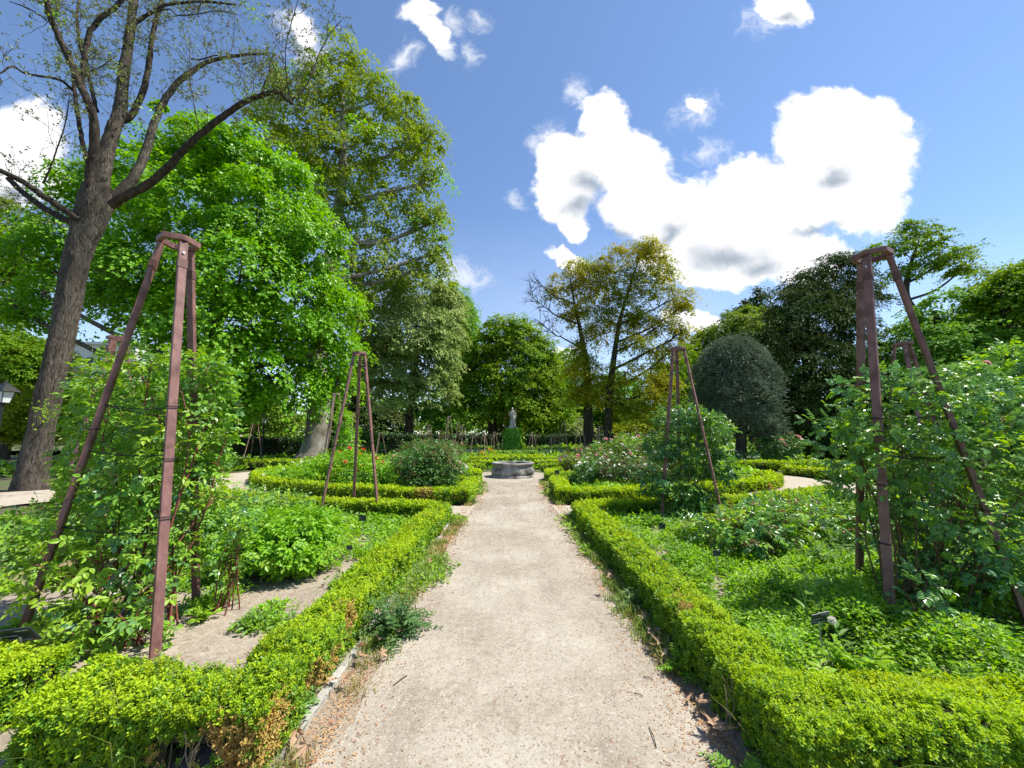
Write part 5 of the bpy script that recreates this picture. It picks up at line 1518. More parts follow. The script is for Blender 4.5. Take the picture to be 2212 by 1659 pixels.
# background trees, each its own
bgt = [('pale spring tree beyond the olive and the yew', [(1585, 715, 55, 32), (1628, 700, 40, 38), (1540, 735, 38, 24), (1505, 765, 36, 40), (1560, 790, 60, 40), (1640, 760, 30, 40)], 52, 'far_light', 1590),
       ('dark cedar tips showing over the pale spring tree', [(1606, 668, 14, 14), (1640, 650, 14, 22), (1585, 690, 14, 12), (1650, 700, 25, 30), (1620, 720, 30, 25)], 60, 'yew', 1640),
       ('mid green tree in the gap right of the statue', [(1220, 790, 40, 30), (1235, 850, 40, 45), (1205, 840, 25, 40), (1230, 910, 40, 25)], 56, 'far_mid', 1222),
       ('yellow green tree glowing behind the statue', [(1110, 885, 45, 24), (1075, 915, 40, 18), (1150, 925, 50, 16), (1105, 850, 25, 20)], 62, 'far_yellow', 1110),
       ('copper leaved shrub left of the statue head', [(1084, 876, 9, 12), (1086, 862, 6, 8)], 56, 'copper', 1084),
       ('leafy green tree behind the locust trunks', [(1300, 860, 40, 40), (1350, 900, 45, 35), (1290, 920, 40, 20), (1400, 860, 45, 45), (1330, 830, 30, 30)], 58, 'far_mid', 1335),
       ('dull green tree between the golden crown and the olive', [(1450, 860, 40, 50), (1490, 800, 28, 50), (1500, 880, 35, 45), (1470, 920, 50, 22), (1440, 800, 20, 40)], 48, 'elm', 1470),
       ('yellow broom shrub behind the right terrace hedge', [(1380, 933, 32, 16), (1350, 936, 25, 12), (1405, 938, 20, 12)], 46, 'far_yellow', 1380),
       ('light green tree far behind the linden trunk', [(560, 895, 60, 30), (500, 905, 50, 22), (620, 912, 50, 20), (440, 905, 50, 24), (540, 860, 40, 20)], 58, 'far_light', 545),
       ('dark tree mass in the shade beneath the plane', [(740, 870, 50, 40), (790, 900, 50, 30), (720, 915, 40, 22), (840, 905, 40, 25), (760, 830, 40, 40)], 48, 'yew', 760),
       ('mid green tree low behind the hedge left of the pair', [(960, 905, 45, 22), (930, 885, 40, 20), (1000, 915, 40, 16)], 55, 'far_mid', 965),
       ('pale flowering shrub row behind the hedge right of the statue', [(1215, 928, 35, 10), (1180, 935, 25, 8), (1245, 925, 25, 12)], 47, 'silver', 1215),
       ('shady green tree at the far left edge', [(20, 800, 60, 50), (80, 780, 50, 45), (-50, 740, 70, 70), (60, 850, 40, 30)], 27, 'elm', 10),
       ('sunlit yellow green shrub behind the left lantern', [(60, 880, 45, 40), (95, 905, 35, 35), (20, 915, 45, 30), (70, 935, 50, 22)], 20, 'far_yellow', 60),
       ('hazy light tree high at the far left edge', [(0, 480, 50, 50), (-50, 560, 70, 70), (20, 560, 40, 40), (-30, 660, 60, 50)], 40, 'far_light', -10),
       ('green tree glimpsed below the linden at the left', [(160, 890, 60, 40), (250, 905, 70, 35), (340, 915, 60, 25), (200, 850, 40, 25)], 33, 'far_mid', 240),
       ('dark green tree beyond the right rose', [(1900, 905, 50, 50), (1960, 900, 60, 45), (1880, 850, 40, 40)], 34, 'elm', 1915)]
for i, (lab, ls, Y, m_, bu) in enumerate(bgt):
    b = P(bu, 975, Y); b[2] = tz if Y > 33.4 else 0
    top = max(l[0][2] for l in [lb(*q[:2], Y, q[2], q[3]) for q in ls])
    area = sum(q[2] * q[3] for q in ls)
    shrub = 'shrub' in lab
    tree(lab, 'shrub' if shrub else 'tree', b, [(b[0], b[1], b[2] - .2, .1 if shrub else .3), (b[0], b[1], b[2] + max(.5, (top - b[2]) * .4), .08 if shrub else .22), (b[0] + .1, b[1], max(top, b[2] + 1), .04)],
         [lb(u, v, Y + ((k * 37) % 7 - 3) * .5, a * 1.08, c * 1.1) for k, (u, v, a, c) in enumerate(ls)], int(60 + area * .030), 100, .026 * Y, Y * .0056, m_, 'bark_dark', 'trees and shrubs beyond the garden', 'background_shrub' if shrub else 'background_tree', 40 + i, flat=.5, shell=.4, branch=1, zmin=.2)

g = np.random.default_rng(314)
nd = 1300
cx = g.uniform(-105, 105, nd); cy = g.uniform(64, 96, nd); top = 5.5 + 3.0 * (.5 + .5 * vnoise(np.c_[cx, cy, 0 * cx], .12, 3))
cz = tz + top * g.random(nd) ** .6
k = np.repeat(np.arange(nd), 75); N = len(k)
ra = g.random(N) ** .55; an = g.uniform(0, 6.283, N)
pp = np.stack([cx[k] + ra * np.cos(an) * 1.9, cy[k] + ra * np.sin(an) * 1.9, cz[k] + .9 - 1.3 * ra ** 2 + g.normal(0, .15, N)], -1)
V, F = leaf_quads(pp, rand_dirs(g, N) * [1, 1, .6], nrmz(np.array([.15, -.35, .35]) + .75 * rand_dirs(g, N)), .55 * g.uniform(.6, 1.2, N), .75)
tag(add_mesh('far_wood', [(V, F, g.choice(3, nd, p=[.45, .35, .2])[k], False)], [M['far_mid'], M['far_light'], M['elm']]), 'mass of spring greenery closing the view beyond the garden', kind='stuff')

# ------------------------------------------------------------------ the leaning, barely leafing tree on the left
T1Y = 11.5


def zz(x, y):
    return x / 3.0, y / 3.0


def limb_pts(pts, Y0, Y1, w0, w1, n=None, seed=0):
    g = np.random.default_rng(seed)
    k = len(pts)
    Ys = np.linspace(Y0, Y1, k)
    q = np.array([P(*zz(x, y), Y) for (x, y), Y in zip(pts, Ys)])
    n = n or k * 5
    c = catmull(q, n)
    Yc = np.linspace(Y0, Y1, n)
    r = np.linspace(w0, w1, n) / 3 / FPX * Yc / 2 * .70
    c = c + g.uniform(-1, 1, c.shape) * np.minimum(r, .05)[:, None] * .25
    return c, r


t1b = P(66, 1062, T1Y); t1b[2] = 0
bare = thing('bare_tree', 'leaning furrowed tree with bare dark limbs and opening buds at the left', 'tree', t1b, TG)
tr_pts = [(62, 1075, 100), (68, 1035, 82), (85, 953, 68), (106, 853, 66), (127, 753, 66), (148, 653, 68), (169, 553, 72), (188, 490, 86), (206, 440, 100), (214, 405, 88)]
q = np.array([P(u, v, T1Y) for u, v, w in tr_pts])
n = 60
c = catmull(q, n); r = np.interp(np.linspace(0, 1, n), np.linspace(0, 1, len(tr_pts)), [w / FPX * T1Y / 2 * .61 for *_, w in tr_pts])
vf = [tube(c, r, 28, rough=.05, seed=3)]
add_mesh('trunk', tube_parts(vf, 0), [M['bark_near']], bare, t1b)
limbs = [([(590, 1330), (585, 1150), (608, 960), (612, 800), (585, 690), (520, 560), (450, 390), (370, 210), (320, 90), (285, -60)], 11.3, 10.0, 90, 48),
         ([(650, 1330), (665, 1150), (690, 1000), (730, 850), (775, 720), (795, 560), (815, 400), (840, 220), (862, 40), (872, -120)], 11.5, 12.2, 135, 62),
         ([(525, 540), (545, 420), (560, 290), (600, 180), (690, 90), (780, 10), (840, -80)], 10.7, 11.0, 52, 36),
         ([(770, 790), (840, 760), (905, 650), (945, 520), (965, 400), (985, 250), (1010, 140), (1040, 30), (1060, -60)], 12, 13.2, 60, 34),
         ([(865, 160), (930, 110), (1010, 65), (1110, 25), (1300, 12), (1420, 18), (1530, 32)], 12.2, 12.6, 38, 16),
         ([(700, 1310), (800, 1220), (890, 1110), (945, 980), (985, 850), (1040, 700), (1140, 545), (1240, 465), (1340, 405), (1480, 370), (1620, 352), (1740, 352)], 11.7, 13.6, 92, 18),
         ([(720, 1330), (840, 1260), (980, 1180), (1110, 1060), (1200, 960), (1320, 850), (1480, 730), (1600, 655), (1720, 610), (1810, 600), (1850, 640), (1890, 670)], 11.2, 10.4, 82, 30),
         ([(1885, 660), (1865, 560), (1850, 400), (1855, 280), (1900, 110), (1930, 0)], 10.4, 10.1, 14, 7),
         ([(1885, 650), (1950, 600), (2005, 520), (2040, 430), (2075, 330), (2130, 230), (2212, 130)], 10.4, 10.9, 17, 7),
         ([(1690, 610), (1715, 540), (1740, 480), (1750, 400), (1730, 345)], 10.7, 11, 18, 8),
         ([(520, 1430), (400, 1350), (280, 1270), (150, 1180), (0, 1105), (-160, 1040), (-330, 1020)], 11.2, 9.8, 66, 40),
         ([(500, 1460), (360, 1390), (230, 1310), (130, 1230), (60, 1160)], 11.6, 12.0, 60, 44),
         ([(570, 1060), (530, 900), (500, 720), (480, 560), (470, 450), (455, 330)], 12.0, 13.0, 42, 24),
         ([(625, 720), (600, 600), (560, 450), (520, 300), (500, 120), (520, -40)], 11.8, 12.8, 36, 20),
         ([(470, 585), (410, 530), (340, 505), (240, 490), (150, 470), (80, 430), (0, 475), (-80, 480)], 10.6, 9.6, 30, 12),
         ([(300, 130), (230, 80), (150, 40), (60, 10)], 10.1, 9.7, 16, 8),
         ([(560, 470), (640, 440), (700, 400), (760, 360)], 10.8, 11.2, 14, 6),
         ([(280, 1190), (330, 1080), (370, 960), (410, 850), (440, 720), (450, 600)], 10.9, 10.6, 17, 6),
         ([(1290, 850), (1270, 740), (1240, 580), (1225, 430), (1230, 320)], 10.8, 11.2, 10, 5),
         ([(1010, 75), (1100, 60), (1150, 100), (1290, 90), (1400, 70), (1540, 95)], 12.3, 12.1, 14, 6),
         ([(1240, 380), (1300, 385), (1400, 360), (1500, 385), (1560, 415), (1640, 400)], 13.0, 13.1, 16, 6)]
g = np.random.default_rng(77)
tw, budp, budx = [], [], []


def twig(p0, d, L, r, depth):
    k = 6
    pts = [p0]
    dd = d
    for i in range(k - 1):
        dd = nrmz(dd + g.normal(0, .28, 3) + [0, 0, .06])
        pts.append(pts[-1] + dd * L / (k - 1))
    pts = np.array(pts)
    tw.append(tube(pts, np.linspace(r, max(.0035, r * .45), k), 4 if depth else 3, cap=False))
    if depth > 0:
        for i in range(g.integers(2, 5)):
            j = g.integers(1, k)
            nd = nrmz(nrmz(pts[j] - pts[j - 1]) * .6 + g.normal(0, .6, 3) + [0, 0, .15])
            twig(pts[j], nd, L * g.uniform(.4, .75), r * .6, depth - 1)
    for j in ((k - 1,) if depth else (2, 4, k - 1)):
        if g.random() < .62:
            m_ = g.integers(3, 6)
            budp.append(pts[j] + g.normal(0, .022, (m_, 3))); budx.append(nrmz(dd + g.normal(0, .9, (m_, 3))))


for i, (pts, y0, y1, w0, w1) in enumerate(limbs):
    c, r = limb_pts(pts, y0, y1, w0, w1, seed=i)
    br = add_mesh('limb', tube_parts([tube(c, r, 12 if w0 > 30 else 7, rough=.05 if w0 > 30 else .02, seed=i)], 0), [M['bark_near'] if i in (1, 5) else M['bark_limb']], bare, t1b)
    ln = np.linalg.norm(np.diff(c, axis=0), axis=1).sum()
    s0 = .42 if w0 > 40 else .1
    m = int((10 if w0 > 28 else 7.0) * ln * (1 - s0) * .48)
    for _ in range(m):
        q = s0 + (1 - s0) * g.random() ** .8
        j = min(len(c) - 2, int(q * (len(c) - 1)))
        t = nrmz(c[j + 1] - c[j])
        d = nrmz(t * .5 + g.normal(0, .75, 3) + [0, 0, .25])
        twig(c[j], d, g.uniform(.5, 1.35), .0095, 2 if g.random() < .6 else 1)
add_mesh('twigs', tube_parts([(v, f) for v, f in tw], 0), [M['bark_mid']], bare, t1b)
bp_ = np.concatenate(budp); bx_ = np.concatenate(budx)
V, F = leaf_quads(bp_, bx_, rand_dirs(g, len(bp_)), g.uniform(.045, .09, len(bp_)), .6)
add_mesh('buds', [(V, F, 0, False)], [M['tbud']], bare, t1b)
# a few leafy epicormic tufts low on the trunk and limbs
tp_ = np.array([P(105, 885, 11.1), P(100, 900, 11.0), P(330, 240, 10.5), P(155, 150, 10.6), P(250, 150, 11.6), P(120, 30, 10.0), P(165, 330, 11.0), P(545, 25, 12.4), P(400, 280, 12.5), P(110, 620, 11.2)])
k = np.repeat(np.arange(len(tp_)), 60)
pp = tp_[k] + g.normal(0, .16, (len(k), 3))
V, F = leaf_quads(pp, rand_dirs(g, len(k)), nrmz(rand_dirs(g, len(k)) + [0, 0, .6]), g.uniform(.05, .11, len(k)), .6)
add_mesh('young_leaves', [(V, F, 0, False)], [M['rose_l']], bare, t1b)

# ------------------------------------------------------------------ ground cover, grass, weeds, fallen leaves


def hedge_far_y(x):
    return np.interp(np.abs(x), [1.3, 3.0, 4.6, 6.4, 7.9, 9], [7.3, 7.55, 7.95, 8.65, 9.3, 9.9])


def cover(name, label, x0, x1, y0, y1, layers, hfun, mats, probs, seed, keep=None, smin=.018, k=.0052, cap=400000, kind='stuff', flat=.7):
    g = np.random.default_rng(seed)
    # importance by distance
    X = g.uniform(x0, x1, 60000); Y = g.uniform(y0, y1, 60000)
    s2 = np.maximum(smin, np.hypot(X, Y) * k) ** 2 * .36
    N = int(min(cap, layers * (x1 - x0) * (y1 - y0) * np.mean(1 / s2)))
    out = []
    got = 0
    pmax = (1 / s2).max()
    while got < N:
        X = g.uniform(x0, x1, N); Y = g.uniform(y0, y1, N)
        s2 = np.maximum(smin, np.hypot(X, Y) * k) ** 2 * .36
        a = g.random(N) < (1 / s2) / pmax
        out.append(np.c_[X[a], Y[a]]); got += a.sum()
    xy = np.concatenate(out)[:N]
    # visible only
    vis = np.abs(xy[:, 0]) < xy[:, 1] * 1.45 + .6
    xy = xy[vis]
    p = np.c_[xy, np.zeros(len(xy))]
    if keep is not None:
        m = keep(xy[:, 0], xy[:, 1], p, g); p = p[m]
    H = hfun(p)
    npl = max(1, len(p) // 9)
    p, H = p[:npl], H[:npl]
    big = g.uniform(.6, 1.7, npl) ** 1.3
    sz = np.maximum(smin, np.hypot(p[:, 0], p[:, 1]) * k)
    kk = np.repeat(np.arange(npl), 9)
    d9 = rand_dirs(g, len(kk)); d9[:, 2] = np.abs(d9[:, 2])
    rp = (sz * 2.1 * big)[kk]
    zt = (.01 + H * g.random(npl) ** .6)[kk]
    p = p[kk] + d9 * rp[:, None] * [1, 1, .5]
    p[:, 2] = np.maximum(.006, p[:, 2] + zt - rp * .35 * g.random(len(kk)))
    if 'terrace' in label or 'behind the terrace' in label:
        p[:, 2] = np.maximum(p[:, 2], tz + .01)
    n = len(p)
    s = (sz * big)[kk] * g.uniform(.7, 1.25, n)
    nm = nrmz(np.array([0, 0, flat]) + .5 * d9 + .4 * rand_dirs(g, n))
    ax = nrmz(d9 * [1, 1, .6] + .4 * rand_dirs(g, n))
    mi = g.choice(len(mats), npl, p=probs)[kk]
    pt = vnoise(p, 1.3, seed) > .35
    mi = np.where(pt & (g.random(n) < .7), len(mats) - 1, mi)
    if smin < .03:
        V, F = leaf_fold(p, ax, nm, s, .62); mi = np.repeat(mi, 2)
    else:
        V, F = leaf_quads(p, ax, nm, s, .62)
    o = add_mesh(name, [(V, F, mi, False)], [M[m_] for m_ in mats])
    return tag(o, label, kind=kind)


plates = [o.location[:2] for o in col.objects if o.get('category') == 'plant label'] + [(2.28, 2.85)]


def clear(x, y):
    ok = np.ones(len(x), bool)
    for (sx, sy) in plates:
        ok &= ~((np.abs(x - sx * y / sy) < .11) & (y > sy - .6) & (y < sy + .06))
    return ok


inbed = lambda x, y, p, g: (y < hedge_far_y(x) - .12) & clear(x, y)
cover('ground_cover', 'bright low weeds carpeting the near right bed', 1.54, 8.6, 2.2, 11, 2.3, lambda p: .05 + .26 * np.clip(.35 + .8 * vnoise(p, 3.2, 2) + .5 * vnoise(p, 9, 3), 0, 1.2), ['cover', 'rose_b', 'cover2'], [.66, .17, .17], 201,
      keep=lambda x, y, p, g: inbed(x, y, p, g) & (vnoise(p, 3.5, 9) > -.72 + .25 * g.random(len(x))))


def lkeep(x, y, p, g):
    nse = vnoise(p, 2.6, 4) + .5 * vnoise(p, 7, 5)
    thr = np.where(y < 4.6, np.interp(x, [-4.5, -3.4, -2.6, -1.7], [-.1, .25, .62, .9]), np.interp(y, [4.6, 5.6, 6.5], [.35, -.25, -.6]))
    return inbed(x, y, p, g) & (nse > thr)


cover('ground_cover', 'patchy weeds on the sandy soil of the near left bed', -8.6, -1.55, 2.2, 11, 1.7, lambda p: .03 + .12 * np.clip(.5 + vnoise(p, 1.7, 2), 0, 1.3) * np.clip((p[:, 1] - 2.5) / 3, .3, 1.2), ['cover', 'rose_b', 'cover2'], [.6, .2, .2], 202, keep=lkeep)
mid = lambda x, y, p, g: (np.abs(x) > 1.5) & (y > np.interp(np.abs(x), [1.3, 3.6, 4.9, 6.1, 7.5, 8.6], [9.4, 10.0, 10.5, 11.1, 12.2, 13.6])) & (y < 15.6)
cover('ground_cover', 'leafy undergrowth of the second left bed', -8.8, -1.5, 9.3, 15.6, 1.3, lambda p: .12 + .3 * np.clip(.5 + vnoise(p, 1.2, 3), 0, 1.3), ['rose_b', 'rose_l', 'cover'], [.4, .3, .3], 203, keep=mid, smin=.05, k=.0055)
cover('ground_cover', 'leafy undergrowth of the second right bed', 1.5, 8.4, 9.3, 15.0, 1.3, lambda p: .12 + .3 * np.clip(.5 + vnoise(p, 1.2, 4), 0, 1.3), ['rose_l', 'rose_b', 'cover'], [.4, .3, .3], 204, keep=mid, smin=.05, k=.0055)
offpath = lambda x, y, p, g: (np.hypot(x - FX, y - FY) > 2.4) & ~((np.abs(x) < 1.2) & (y < 17)) & ~((np.abs(x) < 12.6) & (y < 18.7)) & (vnoise(p, .8, 8) > -.6)
cover('undergrowth', 'mixed low planting in the far beds beyond the fountain', -24, 24, 16.2, 32.5, .9, lambda p: .03 + .16 * np.clip(.2 + vnoise(p, .6, 7), 0, 1.2), ['rose_l', 'rose_d', 'cover'], [.3, .45, .25], 205, keep=offpath, smin=.09, k=.0055)
side = lambda x, y, p, g: (np.abs(x) > 12.6) & ((x > 0) | (y > 15.5)) & (vnoise(p, .9, 2) > -.5) & (y < 18)
cover('undergrowth', 'weedy growth at both sides of the garden', -26, 26, 7, 18, 1.0, lambda p: .1 + .4 * np.clip(.4 + vnoise(p, .7, 1), 0, 1.2), ['cover', 'rose_l', 'cover2'], [.45, .3, .25], 206, keep=side, smin=.06, k=.0055)
cover('undergrowth', 'low plants along the terrace before its tall hedge', -24, 24, 33.5, 38.0, .9, lambda p: .05 + .2 * np.clip(.2 + vnoise(p, .8, 1), 0, 1.2) + tz, ['rose_l', 'cover', 'rose_d'], [.4, .4, .2], 207, smin=.1, k=.0055, keep=lambda x, y, p, g: np.abs(x - PX) > 1.0)
cover('undergrowth', 'light meadow growth behind the terrace hedge', -40, 40, 40, 62, .55, lambda p: tz + .3 + .6 * np.clip(.4 + vnoise(p, .5, 1), 0, 1.2), ['far_light', 'far_mid', 'cover'], [.4, .3, .3], 208, smin=.2, k=.006)


def grass(name, label, spots, seed, mat='grass', blade=(.05, .13), per=26, kind='stuff', w=.0035, spread=.05):
    g = np.random.default_rng(seed)
    sp = np.asarray(spots, float)
    k = np.repeat(np.arange(len(sp)), per)
    n = len(k)
    b = np.c_[sp[k, :2] + g.normal(0, spread, (n, 2)), np.full(n, .004)]
    L = g.uniform(*blade, n) * sp[k, 2]
    a = g.uniform(0, 6.283, n); d = np.stack([np.cos(a), np.sin(a), 0 * a], -1)
    s = np.stack([-d[:, 1], d[:, 0], 0 * a], -1)
    bend = g.uniform(.2, .9, n)
    ww = w * np.maximum(1, np.hypot(b[:, 0], b[:, 1]) / 2.6)
    V = []
    for t in (0, .4, .75, 1.0):
        p = b + d * (L * bend * t * t)[:, None] + np.array([0, 0, 1]) * (L * (t - .35 * bend * t * t))[:, None]
        wt = (ww * (1 - t * .92))[:, None]
        V += [p - s * wt, p + s * wt]
    V = np.stack(V, 1).reshape(-1, 3)
    q = np.arange(n)[:, None] * 8
    F = np.concatenate([q + np.array([[0 + 2 * i, 1 + 2 * i, 3 + 2 * i, 2 + 2 * i]]) for i in range(3)], 1).reshape(-1, 4)
    return tag(add_mesh(name, [(V, F, 0, False)], [M[mat]]), label, kind=kind)


g = np.random.default_rng(9)
sp = []
for side_, x0 in ((-1, -1.0), (1, 1.06)):
    y = 1.9
    while y < 13.5:
        dens = .35 + .65 * (math.sin(y * 1.9 + side_) > -.2)
        if g.random() < dens * (.4 if y < 3 else .8):
            for _ in range(3 if y < 6 else 2):
                sp.append((x0 + .03 * side_ + g.normal(0, .045) + (.05 if side_ < 0 else 0) * math.sin(y * 3), y + g.uniform(-.05, .05), g.uniform(.45, 1.15)))
        y += .06
        if 7.6 < y < 8.9: y = 8.9
grass('grass', 'scruffy grass and weeds along both path margins', sp, 31, per=24)
# weeds low leaves in the verge
vk = lambda x, y, p, g: ((np.abs(np.abs(x) - 1.02) < .11 + .05 * np.sin(y * 3)) & (vnoise(p, 3.1, 6) > np.where((x > 0) & (y < 4.5), .55, .1)) & (g.random(len(x)) < .5) & ~((y > 7.5) & (y < 9.0)) & (np.abs(x) > .96)) | ((x < -.75) & (x > -1.2) & (np.abs(y - 4.6) < .75 - np.abs(x + 1.1) * 1.2) & (g.random(len(x)) < .8))
cover('verge_weeds', 'low weeds creeping from the path margins', -1.25, 1.25, 1.8, 13.5, 1.6, lambda p: .015 + .05 * np.clip(.5 + vnoise(p, 4, 2), 0, 1), ['cover', 'grass', 'cover2'], [.5, .25, .25], 209, keep=vk, smin=.016, k=.0052)
grass('grass', 'long grass blades leaning out of the near hedges', [(-1.9, 2.0, 2.2), (-1.75, 1.95, 2.6), (-2.1, 2.0, 1.8), (-1.55, 2.1, 2.2), (-1.4, 3.1, 2.4), (-1.45, 2.9, 2.2), (1.55, 1.82, 2.0), (1.3, 1.85, 1.6), (1.25, 1.95, 1.6), (1.4, 2.4, 1.7), (1.28, 5.2, 2.6), (-1.25, 7.2, 2.0)], 32, mat='grass', blade=(.12, .24), per=9)


def weed(label, x, y, n, L, seed, h=.3, mat='weed', r=.2, name='weed_plant'):
    """a sprawling rosette with jagged leaves and a few shoots"""
    g = np.random.default_rng(seed)
    root = thing(name, label, 'weed', (x, y, 0), 'wild weeds by the path and hedges')
    base = np.array([x, y, 0.])
    pos, ax, ln = [], [], []
    vf = []
    for i in range(n):
        a = g.uniform(0, 6.283); el = g.uniform(.15, 1.25)
        d = np.array([math.cos(a) * math.cos(el), math.sin(a) * math.cos(el), math.sin(el)])
        l = h * g.uniform(.6, 1.2)
        e = base + d * l - [0, 0, .3 * l * math.cos(el)]
        e[2] = max(e[2], .02)
        q = catmull([base + g.normal(0, .02, 3) * [1, 1, 0], base + d * l * .55, e], 8)
        vf.append(tube(q, np.linspace(.004, .0015, 8), 4, cap=False))
        t = np.gradient(q, axis=0)
        for j in range(2, 8):
            sd_ = nrmz(np.cross(t[j], [0, 0, 1.]) + 1e-6)
            for s_ in (-1, 1):
                pos.append(q[j]); ax.append(nrmz(sd_ * s_ + .6 * nrmz(t[j]) + g.normal(0, .15, 3))); ln.append(L * g.uniform(.6, 1.1) * (1.15 - j / 12))
    pos, ax, ln = map(np.array, (pos, ax, ln))
    V, F = leaf_fold(pos, ax, nrmz(np.array([0, 0, 1.]) + .4 * rand_dirs(g, len(pos))), ln, .42)
    add_mesh('leaves', [(V, F, 0, False)], [M[mat]], root, base)
    add_mesh('stems', tube_parts(vf, 0), [M['weed']], root, base)
    return root


p = G(852, 1368)
weed('bushy grey green thistle clump spilling from the left hedge onto the path', p[0], p[1], 70, .07, 71, .34)
p = G(985, 1120); weed('leafy weed clump at the far end of the near left hedge', -1.1, 7.2, 30, .05, 72, .16, mat='cover')
weed('leafy weed clump at the near end of the second left hedge', -.95, 9.3, 30, .055, 73, .2, mat='cover2')
weed('dark leaved weed at the far end of the near right hedge', 1.12, 7.6, 30, .06, 74, .2, mat='rose_d')
weed('round leaved weed under the right path hedge in mid distance', 1.1, 3.75, 26, .06, 75, .2, mat='cover2')
weed('small weed at the right kerb by the dry leaves', 1.12, 2.75, 20, .055, 76, .17, mat='cover')
weed('sprawling weed at the corner of the right hedges', 1.02, 1.9, 24, .05, 77, .18, mat='cover')
weed('clover like weed beside the left kerb near the bottom', -1.2, 2.35, 24, .05, 78, .16, mat='rose_r')
weed('small weed on the sandy soil by the left obelisk leg', -2.3, 2.75, 16, .06, 79, .15, mat='cover2')
weed('weed sprig on the bare sandy soil, midway to the rounded bush', -2.1, 3.3, 14, .05, 80, .16, mat='cover2')
weed('weed sprig against the inner side of the left path hedge', -1.75, 3.35, 16, .05, 81, .2, mat='weed')
weed('pair of fresh green shoots on the bare soil near the crossing hedge', -1.8, 2.5, 14, .05, 82, .16, mat='cover')
weed('spreading weed right beneath the rounded bush', -2.6, 3.45, 20, .06, 83, .18, mat='cover')
weed('broad leaved weed beside the name plate stake in the right bed', 2.15, 2.55, 30, .11, 84, .34, mat='cover')
weed('broad leaved weed growing through the corner of the right hedges', 1.75, 2.25, 20, .12, 85, .36, mat='cover')


g = np.random.default_rng(501)
for i, (x, y, h_, m_, lab) in enumerate([(1.75, 3.3, .34, 'cover', 'feathery weed close behind the right path hedge, nearest of the row'), (1.8, 4.1, .32, 'rose_l', 'leafy weed behind the right path hedge in line with the round leaved weed'), (2.5, 3.7, .4, 'cover', 'tall loose weed between the right name plate and the leafy rose'),
      (2.1, 4.9, .34, 'cover2', 'grey green weed beside the small upright plate'), (2.9, 4.2, .36, 'cover', 'loose weed left of the back leg of the nearest right obelisk'), (3.3, 2.75, .32, 'cover', 'low spreading weed at the foot of the nearest right obelisk'),
      (2.6, 2.45, .3, 'rose_l', 'weed tuft right of the broad leaved weed behind the crossing hedge'), (3.9, 2.6, .34, 'cover', 'bright weed behind the crossing hedge at the right frame edge'), (1.8, 5.9, .36, 'cover', 'weed in the far half of the right bed next to the hedge'), (3.7, 4.9, .4, 'cover2', 'tall weed in the shadow behind the nearest right obelisk')]):
    weed(lab, x, y, 34, .075, 520 + i, h_, mat=m_)


def thistle(label, x, y, h, seed, heads):
    g = np.random.default_rng(seed)
    base = np.array([x, y, 0.])
    r = thing('sow_thistle', label, 'weed', base, 'tall sow thistles in the right bed')
    main = arc(g, base, base + [g.uniform(-.08, .08), g.uniform(-.05, .05), h], 0, 12, .006)
    vf = [tube(main, np.linspace(.007, .003, 12), 6)]
    pos, ax, ln, tips = [], [], [], [main[-1]]
    for j in (3, 4, 5, 6, 7, 8, 9):
        a = g.uniform(0, 6.283); d = np.array([math.cos(a), math.sin(a), .5])
        pos.append(main[j]); ax.append(d); ln.append(h * .28 * g.uniform(.7, 1.1))
    for j in (8, 9, 10):
        a = g.uniform(0, 6.283); e = main[j] + np.array([math.cos(a) * .07, math.sin(a) * .05, .1])
        vf.append(tube(catmull([main[j], (main[j] + e) / 2 + [0, 0, -.01], e], 5), np.linspace(.003, .002, 5), 4)); tips.append(e)
    add_mesh('stem', tube_parts(vf, 0), [M['cover2']], r, base)
    pos, ax, ln = map(np.array, (pos, ax, ln))
    V, F = leaf_fold(pos, ax, nrmz(np.array([0, 0, 1.]) + .3 * rand_dirs(g, len(pos))), ln, .3)
    add_mesh('leaves', [(V, F, 0, False)], [M['cover2']], r, base)
    for k, t in enumerate(tips):
        if k < heads:
            d = rand_dirs(g, 160); V, F = leaf_quads(t + d * .008, d, rand_dirs(g, 160), .022 * g.uniform(.7, 1, 160), .35)
            add_mesh('seed_head', [(V, F, 0, False)], [M['petal_white']], r, base)
        else:
            d = nrmz(rand_dirs(g, 24) * [.5, .5, .3] + [0, 0, 1]); V, F = leaf_quads(t + 0 * d, d, rand_dirs(g, 24), .022, .3)
            add_mesh('flower_bud', [(V, F, 0, False)], [M['cover2']], r, base)


p = P(1818, 1345, 2.65)
thistle('tall sow thistle with a round white seed head beside the right name plate', p[0], p[1], p[2] - .0, 91, 1)
thistle('slender sow thistle with closed buds behind the right hedge corner', 2.28, 3.1, .62, 92, 0)
thistle('short sow thistle with closed buds left of the right name plate', 2.0, 2.85, .55, 93, 0)


def dry_leaf_mesh(seed):
    g = np.random.default_rng(seed)
    out = []
    for a, l in ((0, 1.), (.85, .85), (-.85, .85), (1.75, .6), (-1.75, .6)):
        for k, (w, rr) in enumerate(((-.26, .55), (0, 1.0), (.26, .55))):
            out.append((a + w, l * rr))
        out.append((a + (.43 if a >= 0 else .43), .33))
    out.sort()
    ang = np.array([o[0] for o in out]); rad = np.array([o[1] for o in out]) * .5
    V = np.c_[np.cos(ang) * rad, np.sin(ang) * rad, .12 * np.abs(np.sin(ang * 1.7 + g.uniform(0, 3))) * rad * 2 + g.uniform(0, .10, len(ang))]
    V = np.vstack([V, [[0, 0, .02]], [[-.3, 0, .03]]])
    n_ = len(ang); c_ = n_
    i = np.arange(n_ - 1)
    F = np.stack([np.full(n_ - 1, c_), i, i + 1], -1)
    return V, F


